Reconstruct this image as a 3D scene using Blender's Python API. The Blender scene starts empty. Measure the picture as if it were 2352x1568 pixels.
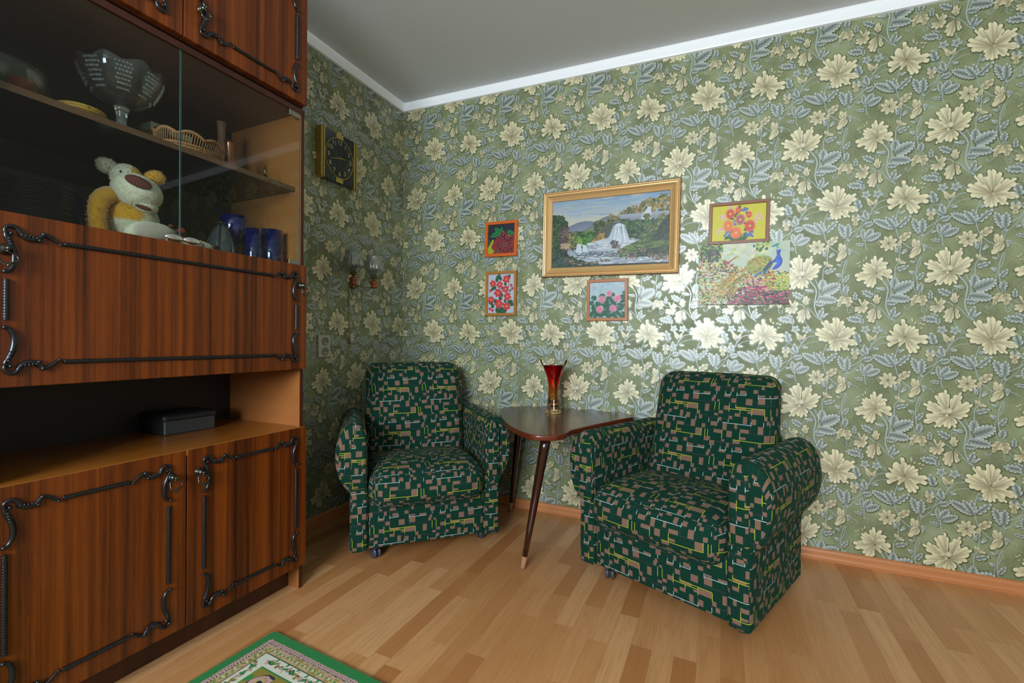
import bpy, math, random
import numpy as np
from mathutils import Vector, Matrix
C=bpy.context.scene.collection
S=bpy.context.scene
R=math.radians
# ---------------------------------------------------------------- camera, light, exposure
cd=bpy.data.cameras.new('camera'); cam=bpy.data.objects.new('camera',cd); C.objects.link(cam)
cd.sensor_width=36; cd.sensor_fit='HORIZONTAL'; cd.lens=36*1040.33/2352; cd.shift_y=(783.6-784)/2352
cd.clip_start=.02
cam.matrix_world=Matrix.Translation((0,0,.9745))@Matrix.Rotation(R(24.882),4,'Z')@Matrix.Rotation(R(90),4,'X')@Matrix.Rotation(R(.3),4,'Z')
S.camera=cam
S.view_settings.view_transform='Standard'; S.view_settings.look='None'; S.view_settings.gamma=1; S.view_settings.use_curve_mapping=False
S.view_settings.exposure=1.05
w=bpy.data.worlds.new('world'); S.world=w; w.use_nodes=True
w.node_tree.nodes['Background'].inputs[0].default_value=(.55,.65,.8,1); w.node_tree.nodes['Background'].inputs[1].default_value=1.0
def area(name,loc,rot,sx,sy,power,col):
    l=bpy.data.lights.new(name,'AREA'); l.shape='RECTANGLE'; l.size=sx; l.size_y=sy; l.energy=power; l.color=col
    o=bpy.data.objects.new(name,l); C.objects.link(o); o.location=loc; o.rotation_euler=rot; return o
WX,WZ,WW,WH=-.26,1.66,1.45,1.22          # window opening in the wall behind the camera
YB=-2.3                                  # that wall
area('daylight_through_window',(WX,YB-.14,WZ),(R(90),0,0),WW,WH,98,(.86,.94,1))
# ---------------------------------------------------------------- room numbers
D=2.43991; XL=-1.94067; XR=2.3; XC=-1.4836
def ztrim(x): return 2.4175-.0411*x
def zceil(x): return ztrim(x)+.056
# ---------------------------------------------------------------- helpers
def lin(h):
    if isinstance(h,str):
        h=h.lstrip('#'); v=[int(h[i:i+2],16)/255 for i in (0,2,4)]
    else: v=[c/255 for c in h]
    return tuple(((c+.055)/1.055)**2.4 if c>.04045 else c/12.92 for c in v)
def mat(name,col,rough=.5,metal=0,coat=0,coatr=.1,trans=0,ior=1.45,vcol=False,spec=.5,bump=None,sheen=0):
    m=bpy.data.materials.new(name); m.use_nodes=True; nt=m.node_tree; b=nt.nodes['Principled BSDF']
    b.inputs['Base Color'].default_value=(*lin(col),1); b.inputs['Roughness'].default_value=rough; b.inputs['Metallic'].default_value=metal
    b.inputs['Coat Weight'].default_value=coat; b.inputs['Coat Roughness'].default_value=coatr
    b.inputs['Transmission Weight'].default_value=trans; b.inputs['IOR'].default_value=ior; b.inputs['Specular IOR Level'].default_value=spec
    if sheen: b.inputs['Sheen Weight'].default_value=sheen; b.inputs['Sheen Roughness'].default_value=.5
    if vcol:
        a=nt.nodes.new('ShaderNodeVertexColor'); a.layer_name='Col'; nt.links.new(a.outputs[0],b.inputs['Base Color'])
    if bump:
        sc,st,dist=bump; tc=nt.nodes.new('ShaderNodeTexCoord'); n=nt.nodes.new('ShaderNodeTexNoise'); n.inputs['Scale'].default_value=sc; n.inputs['Detail'].default_value=3
        bp=nt.nodes.new('ShaderNodeBump'); bp.inputs['Strength'].default_value=st; bp.inputs['Distance'].default_value=dist
        nt.links.new(tc.outputs['Object'],n.inputs['Vector']); nt.links.new(n.outputs[0],bp.inputs['Height']); nt.links.new(bp.outputs[0],b.inputs['Normal'])
    return m
class NT:
    def __init__(s,m): s.nt=m.node_tree; s.b=s.nt.nodes['Principled BSDF']
    def n(s,t,ins=None,**kw):
        x=s.nt.nodes.new('ShaderNode'+t)
        for k,v in kw.items(): setattr(x,k,v)
        for k,v in (ins or {}).items():
            if hasattr(v,'is_linked') or hasattr(v,'links'): s.nt.links.new(v,x.inputs[k])
            else: x.inputs[k].default_value=v
        return x
    def math(s,op,a,b=None,c=None):
        i={0:a}
        if b is not None:i[1]=b
        if c is not None:i[2]=c
        return s.n('Math',i,operation=op).outputs[0]
    def mix(s,f,a,b,bt='MIX'):
        x=s.n('Mix',None,data_type='RGBA',blend_type=bt)
        for i,v in ((0,f),(6,a),(7,b)):
            if hasattr(v,'links'): s.nt.links.new(v,x.inputs[i])
            else: x.inputs[i].default_value=v if i==0 else (*v[:3],1)
        return x.outputs[2]
    def ramp(s,f,stops,interp='LINEAR'):
        x=s.n('ValToRGB',{0:f}); r=x.color_ramp; r.interpolation=interp
        while len(r.elements)<len(stops): r.elements.new(.5)
        for e,(p,c) in zip(r.elements,stops): e.position=p; e.color=(*lin(c),1)
        return x.outputs[0]
    def link(s,a,name): s.nt.links.new(a,s.b.inputs[name])
class MB:
    "collects geometry for ONE mesh object"
    def __init__(s): s.v=[];s.f=[];s.m=[];s.c=[];s.uv=[];s.sm=[]
    def add(s,vs,fs,mi=0,col=(1,1,1),uvs=None,smooth=True,M=None):
        o=len(s.v)
        for i,p in enumerate(vs):
            p=Vector(p)
            if M is not None: p=M@p
            s.v.append(tuple(p)); s.c.append(col if not isinstance(col,list) else col[i]); s.uv.append(uvs[i] if uvs else (0,0))
        for q in fs: s.f.append(tuple(a+o for a in q)); s.m.append(mi); s.sm.append(smooth)
        return s
    def box(s,lo,hi,mi=0,col=(1,1,1),bev=0,M=None):
        x0,y0,z0=lo;x1,y1,z1=hi
        if bev<=0:
            vs=[(x,y,z) for z in (z0,z1) for y in (y0,y1) for x in (x0,x1)]
            fs=[(0,2,3,1),(4,5,7,6),(0,1,5,4),(2,6,7,3),(0,4,6,2),(1,3,7,5)]
            return s.add(vs,fs,mi,col,smooth=False,M=M)
        b=bev; vs=[];idx={}
        cx=((x0,x1),(y0,y1),(z0,z1))
        for k in range(8):
            sg=[(k>>a)&1 for a in range(3)]
            for a in range(3):
                p=[cx[i][sg[i]]+(b if sg[i]==0 else -b) for i in range(3)]; p[a]=cx[a][sg[a]]; idx[(k,a)]=len(vs); vs.append(p)
        fs=[]
        for a in range(3):
            o1,o2=(a+1)%3,(a+2)%3
            for sd in (0,1):
                ks=[sd<<a|(i<<o1)|(j<<o2) for i,j in ((0,0),(1,0),(1,1),(0,1))]; q=[idx[(k,a)] for k in ks]
                fs.append(q if sd else q[::-1])
            for i in (0,1):
                for j in (0,1):
                    k0=(i<<o1)|(j<<o2); k1=k0|(1<<a); q=[idx[(k0,o1)],idx[(k1,o1)],idx[(k1,o2)],idx[(k0,o2)]]
                    fs.append(q if (i^j) else q[::-1])
        for k in range(8):
            q=[idx[(k,0)],idx[(k,1)],idx[(k,2)]]; fs.append(q if bin(k).count('1')%2 else q[::-1])
        return s.add(vs,fs,mi,col,smooth=False,M=M)
    def lathe(s,prof,n=32,mi=0,M=None,col=(1,1,1),mod=None,a0=0,close=True):
        vs=[];uv=[];K=len(prof)
        for i in range(n):
            a=2*math.pi*i/n+a0
            for j,(r,z) in enumerate(prof):
                rr,zz=(r,z) if mod is None else mod(r,z,a,j/(K-1))
                vs.append((rr*math.cos(a),rr*math.sin(a),zz)); uv.append((a*max(r,.01),z))
        fs=[]
        for i in range(n):
            for j in range(K-1):
                a,b=i*K+j,((i+1)%n)*K+j; fs.append((a,b,b+1,a+1))
        cl=col if not callable(col) else [col(v) for v in vs]
        return s.add(vs,fs,mi,cl,uv,M=M)
    def tube(s,pts,r,n=8,mi=0,M=None,col=(1,1,1),caps=True,closed=False,rf=None):
        P=[Vector(p) for p in pts]; K=len(P); vs=[];prev=None
        for i,p in enumerate(P):
            t=(P[(i+1)%K]-P[i-1]) if closed else (P[min(i+1,K-1)]-P[max(i-1,0)])
            t=t.normalized() if t.length>1e-9 else Vector((0,0,1))
            if prev is None: u=t.orthogonal().normalized()
            else:
                u=prev-t*prev.dot(t); u=u.normalized() if u.length>1e-6 else t.orthogonal().normalized()
            prev=u; w_=t.cross(u); rr=r[i] if isinstance(r,(list,tuple)) else r
            for k in range(n):
                a=2*math.pi*k/n; q=rr*(rf(i,a) if rf else 1)
                vs.append(p+(u*math.cos(a)+w_*math.sin(a))*q)
        fs=[]
        for i in range(K if closed else K-1):
            j=(i+1)%K
            for k in range(n): k2=(k+1)%n; fs.append((i*n+k,i*n+k2,j*n+k2,j*n+k))
        if caps and not closed: fs.append(tuple(range(n))[::-1]); fs.append(tuple((K-1)*n+k for k in range(n)))
        return s.add(vs,fs,mi,col,M=M)
    def ball(s,c,r,n=12,mi=0,M=None,col=(1,1,1),sc=(1,1,1),jit=0,rot=None,rng=None,colf=None):
        vs=[];m=n//2+1
        rm=Matrix.Rotation(0,3,'X') if rot is None else rot
        for j in range(m+1):
            th=math.pi*j/m
            for i in range(n):
                a=2*math.pi*i/n; d=Vector((math.sin(th)*math.cos(a),math.sin(th)*math.sin(a),math.cos(th)))
                rr=r*(1+(rng.uniform(-jit,jit) if jit else 0)); p=Vector((d.x*sc[0],d.y*sc[1],d.z*sc[2]))*rr
                vs.append(Vector(c)+rm@p)
        fs=[(j*n+i,(j+1)*n+i,(j+1)*n+(i+1)%n,j*n+(i+1)%n) for j in range(m) for i in range(n)]
        cl=col if colf is None else [colf(v) for v in vs]
        return s.add(vs,fs,mi,cl,M=M)
    def prism(s,poly,z0,z1,mi=0,M=None,col=(1,1,1),smooth=False):
        n=len(poly); vs=[(x,y,z0) for x,y in poly]+[(x,y,z1) for x,y in poly]
        fs=[tuple(range(n))[::-1],tuple(range(n,2*n))]+[(i,(i+1)%n,n+(i+1)%n,n+i) for i in range(n)]
        return s.add(vs,fs,mi,col,smooth=smooth,M=M)
    def build(s,name,mats,parent=None,weld=False,M=None):
        me=bpy.data.meshes.new(name); me.from_pydata(s.v,[],s.f)
        mats=mats if isinstance(mats,(list,tuple)) else [mats]
        for m in mats: me.materials.append(m)
        me.polygons.foreach_set('material_index',s.m); me.polygons.foreach_set('use_smooth',s.sm)
        ca=me.color_attributes.new('Col','FLOAT_COLOR','POINT')
        ca.data.foreach_set('color',np.array([(*c[:3],1) for c in s.c],dtype=np.float32).ravel())
        ul=me.uv_layers.new(name='UVMap'); li=np.empty(len(me.loops),dtype=np.int32); me.loops.foreach_get('vertex_index',li)
        ul.data.foreach_set('uv',np.array(s.uv,dtype=np.float32)[li].ravel())
        me.update(); me.validate()
        o=bpy.data.objects.new(name,me); C.objects.link(o)
        if parent: o.parent=parent
        if M is not None: o.matrix_local=M
        return o
def thing(name,label,cat,loc=(0,0,0),rotz=0,group=None):
    o=bpy.data.objects.new(name,None); C.objects.link(o); o.location=loc; o.rotation_euler=(0,0,rotz); o.empty_display_size=.05
    return tag(o,label,cat,group)
def tag(o,label=None,cat=None,group=None,kind=None):
    if label:o['label']=label
    if cat:o['category']=cat
    if group:o['group']=group
    if kind:o['kind']=kind
    return o
def spline(P,n=6,closed=False):
    P=[np.array(p,float) for p in P]; K=len(P); out=[]
    rng_=range(K if closed else K-1)
    for i in rng_:
        p1,p2=P[i],P[(i+1)%K]
        p0=P[i-1] if (closed or i>0) else 2*p1-p2
        p3=P[(i+2)%K] if (closed or i+2<K) else 2*p2-p1
        for k in range(n):
            t=k/n; out.append(.5*((2*p1)+(p2-p0)*t+(2*p0-5*p1+4*p2-p3)*t*t+(3*p1-p0-3*p2+p3)*t**3))
    if not closed: out.append(P[-1])
    return out
def mulc(c,k): return tuple(min(1,x*k) for x in c[:3])
def lerpc(a,b,t): return tuple(x+(y-x)*t for x,y in zip(a,b))
class Paint:
    "flat printed or painted shapes, layered a few hundredths of a millimetre apart"
    def __init__(s): s.v=[];s.c=[];s.f=[];s.z=0.0;s.dz=3e-5
    def up(s): s.z+=s.dz
    def _add(s,vs,cs,fs,zs=None):
        P=[(float(a),float(b)) for a,b in vs]; out=[]
        ar=lambda q:sum(P[q[i]][0]*P[q[(i+1)%len(q)]][1]-P[q[(i+1)%len(q)]][0]*P[q[i]][1] for i in range(len(q)))
        for q in fs:
            if len(q)==4:
                a,b=ar((q[0],q[1],q[2])),ar((q[0],q[2],q[3]))
                if a*b<=0: parts=[(q[0],q[1],q[2]),(q[0],q[2],q[3])]
                else: parts=[q]
            else: parts=[q]
            for t in parts:
                a=ar(t)
                if abs(a)>1e-10: out.append(t if a>0 else tuple(t)[::-1])
        fs=out
        o=len(s.v); s.v+= [(float(v[0]),float(v[1]),s.z+(zs[i] if zs else 0)) for i,v in enumerate(vs)]; s.c+=cs; s.f+=[tuple(i+o for i in q) for q in fs]
    def fan(s,base,outl,nl,c0,c1,amp=.4,crease=.3,up=True,rim=1.0,off=.55,rings=(0,.3,.6,.85,1),closed=False,sub=6,spine=None):
        "petal or leaf: scalloped outline, folds running from base (or from a midrib) to the notches"
        if up:s.up()
        sp=np.array(spline(outl,8,closed))
        if closed: sp=np.vstack([sp,sp[:1]])
        d=np.r_[0,np.cumsum(np.hypot(*(sp[1:]-sp[:-1]).T))]; N=nl*sub; lw=d[-1]/nl
        t=np.linspace(0,d[-1],N+1); pts=np.c_[np.interp(t,d,sp[:,0]),np.interp(t,d,sp[:,1])]
        tg=np.gradient(pts,axis=0); tg/=np.maximum(1e-9,np.hypot(*tg.T))[:,None]; nr=np.c_[tg[:,1],-tg[:,0]]
        b=np.array(base,float); sgn=1 if ((pts-b)*nr).sum()>0 else -1
        vs=[];cs=[]
        for i in range(N+1):
            k=abs(math.sin(math.pi*i/sub)); q1=pts[i]+nr[i]*sgn*lw*amp*(k**.5-off)*(.35 if i in (0,N) else 1)
            bb=b if spine is None else spine(pts[i])
            for r in rings:
                q=bb+(q1-bb)*r; vs.append((q[0],q[1])); sh=1-crease*(1-k**.7)*(.35+.75*math.sin(math.pi*min(1,.1+.8*r)))
                cs.append(mulc(lerpc(c0,c1,min(1,r*1.15)),sh*(rim if r==1 else 1)))
        K=len(rings); fs=[(i*K+j,i*K+j+1,(i+1)*K+j+1,(i+1)*K+j) for i in range(N) for j in range(K-1)]
        s._add(vs,cs,fs,[1.6e-6*(k//K) for k in range(len(vs))])
    def leaf(s,b,t,w,nl,c0,c1,amp=.4,crease=.35,up=True,sub=6):
        b=np.array(b,float);t=np.array(t,float);a=t-b;L=np.hypot(*a)
        if L<1e-9:return
        u=a/L;n=np.array([-u[1],u[0]]); o=[]
        for k in range(13):
            th=R(-160+320*k/12); x=.52*L+.48*L*math.cos(th); y=.5*w*math.sin(th)*(1-.12*math.cos(th))
            o.append(b+u*x+n*y)
        if nl<=2: amp*=.3
        def spine(p): x=float((p-b)@u)-.55*abs(float((p-b)@n))-.06*L; return b+u*max(0,min(.82*L,x))
        s.fan(b,o,max(nl*2-1,2) if nl>1 else 3,c0,c1,amp,crease,up,sub=sub if nl>2 else 4,rings=(0,.4,.8,1),spine=spine if nl>=3 else None)
    def stroke(s,pts,w,c,c2=None,up=True,taper=False,sm=4):
        if up:s.up()
        P=spline(pts,sm) if len(pts)>2 and sm>1 else [np.array(p,float) for p in pts]; K=len(P);vs=[];cs=[]
        for i,p in enumerate(P):
            t=P[min(i+1,K-1)]-P[max(i-1,0)]; L=np.hypot(*t) or 1; n=np.array([-t[1],t[0]])/L
            ww=w*.5*((1-.85*i/(K-1)) if taper else 1)
            for k in (-1,0,1): vs.append(p+n*ww*k); cs.append(c if k else (c2 or mulc(c,1.12)))
        s._add(vs,cs,[(i*3+j,i*3+j+1,i*3+j+4,i*3+j+3) for i in range(K-1) for j in (0,1)])
    def poly(s,pts,c,up=True):
        if up:s.up()
        cs=[c]*len(pts) if not isinstance(c,list) else c
        s._add(pts,cs,[tuple(range(len(pts)))])
    def blob(s,c,rx,ry,col,rng,n=9,j=.25,up=True,rot=0,col2=None):
        if up:s.up()
        vs=[c];ca,sa=math.cos(rot),math.sin(rot)
        for i in range(n):
            a=2*math.pi*i/n; q=1+rng.uniform(-j,j); x,y=rx*q*math.cos(a),ry*q*math.sin(a); vs.append((c[0]+x*ca-y*sa,c[1]+x*sa+y*ca))
        s._add(vs,[col2 or col]+[col]*n,[(0,1+i,1+(i+1)%n) for i in range(n)])
    def grid(s,x0,y0,x1,y1,nx,ny,cf,up=True):
        if up:s.up()
        vs=[(x0+(x1-x0)*i/nx,y0+(y1-y0)*j/ny) for j in range(ny+1) for i in range(nx+1)]
        s._add(vs,[cf(*v) for v in vs],[(j*(nx+1)+i,j*(nx+1)+i+1,(j+1)*(nx+1)+i+1,(j+1)*(nx+1)+i) for j in range(ny) for i in range(nx)])
    def flower(s,c,r,n,ca,cb,cc=None,w=.55,rng=None,rc=.22,a0=0,sq=1,mode='leaf'):
        for i in range(n):
            a=a0+2*math.pi*i/n; s.leaf((c[0]+.05*r*math.cos(a),c[1]+.05*r*math.sin(a)),(c[0]+r*math.cos(a),c[1]+r*sq*math.sin(a)),w*r,1,ca,cb,crease=.1,up=(i==0),sub=3)
        if cc: s.blob(c,rc*r,rc*r*sq,cc,rng or random,n=8,j=.05)
    def raster(s,xs,ys):
        "paint the layered shapes onto a fine lattice and return it as one coloured sheet"
        nx,ny=len(xs),len(ys); img=np.zeros((ny,nx,3)); V=np.array([(a,b) for a,b,_ in s.v]); Cc=np.array([c[:3] for c in s.c])
        fz=sorted(range(len(s.f)),key=lambda i:s.v[s.f[i][0]][2])
        for i in fz:
            q=s.f[i]
            for k in range(1,len(q)-1) if len(q)<5 else [None]:
                if k is None: P=V[list(q)]; cc=Cc[q[0]]
                else: P=V[[q[0],q[k],q[k+1]]]
                x0,x1=np.searchsorted(xs,P[:,0].min()),np.searchsorted(xs,P[:,0].max(),'right'); y0,y1=np.searchsorted(ys,P[:,1].min()),np.searchsorted(ys,P[:,1].max(),'right')
                if x1<=x0 or y1<=y0: continue
                X,Y=np.meshgrid(xs[x0:x1],ys[y0:y1])
                if k is None:
                    ins=np.zeros(X.shape,bool); n=len(P)
                    for a in range(n):
                        (ax,ay),(bx,by)=P[a],P[(a+1)%n]
                        if ay!=by: c=((ay>Y)!=(by>Y))&(X<(bx-ax)*(Y-ay)/(by-ay)+ax); ins^=c
                    img[y0:y1,x0:x1][ins]=cc
                else:
                    (ax,ay),(bx,by),(cx,cy)=P; dt=(by-cy)*(ax-cx)+(cx-bx)*(ay-cy)
                    if abs(dt)<1e-14: continue
                    l1=((by-cy)*(X-cx)+(cx-bx)*(Y-cy))/dt; l2=((cy-ay)*(X-cx)+(ax-cx)*(Y-cy))/dt; l3=1-l1-l2; ins=(l1>=-1e-9)&(l2>=-1e-9)&(l3>=-1e-9)
                    if ins.any(): img[y0:y1,x0:x1][ins]=(l1[...,None]*Cc[q[0]]+l2[...,None]*Cc[q[k]]+l3[...,None]*Cc[q[k+1]])[ins]
        return img
    def sheet(s,mb,O,U,Vv,xs,ys,mi=0):
        im=s.raster(np.array(xs),np.array(ys)); O,U,Vv=[np.array(a,float) for a in (O,U,Vv)]; X,Y=np.meshgrid(xs,ys); P=O+X[...,None]*U+Y[...,None]*Vv; nx,ny=len(xs),len(ys)
        idx=np.arange(nx*ny).reshape(ny,nx); F=np.stack([idx[:-1,:-1],idx[:-1,1:],idx[1:,1:],idx[1:,:-1]],-1).reshape(-1,4)
        mb.add([],[]); o=len(mb.v); mb.v+=[tuple(p) for p in P.reshape(-1,3).tolist()]; mb.c+=[tuple(c) for c in im.reshape(-1,3).tolist()]; mb.uv+=[(0,0)]*(nx*ny); mb.f+=[tuple(q) for q in (F+o).tolist()]; mb.m+=[mi]*len(F); mb.sm+=[False]*len(F); return mb
    def into(s,mb,O,U,V,N,mi=0,clip=None):
        O,U,V,N=map(Vector,(O,U,V,N)); vs=[O+U*a+V*b+N*z for a,b,z in s.v]; s_c=s.c
        fs=s.f
        if clip: 
            fs=[]
            for q in s.f:
                a=[s.v[i][0] for i in q]; b=[s.v[i][1] for i in q]
                if min(a)>=clip[0] and max(a)<=clip[2] and min(b)>=clip[1] and max(b)<=clip[3]: fs.append(q)
        mb.add(vs,fs,mi,list(s_c),smooth=False); return mb
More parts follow.
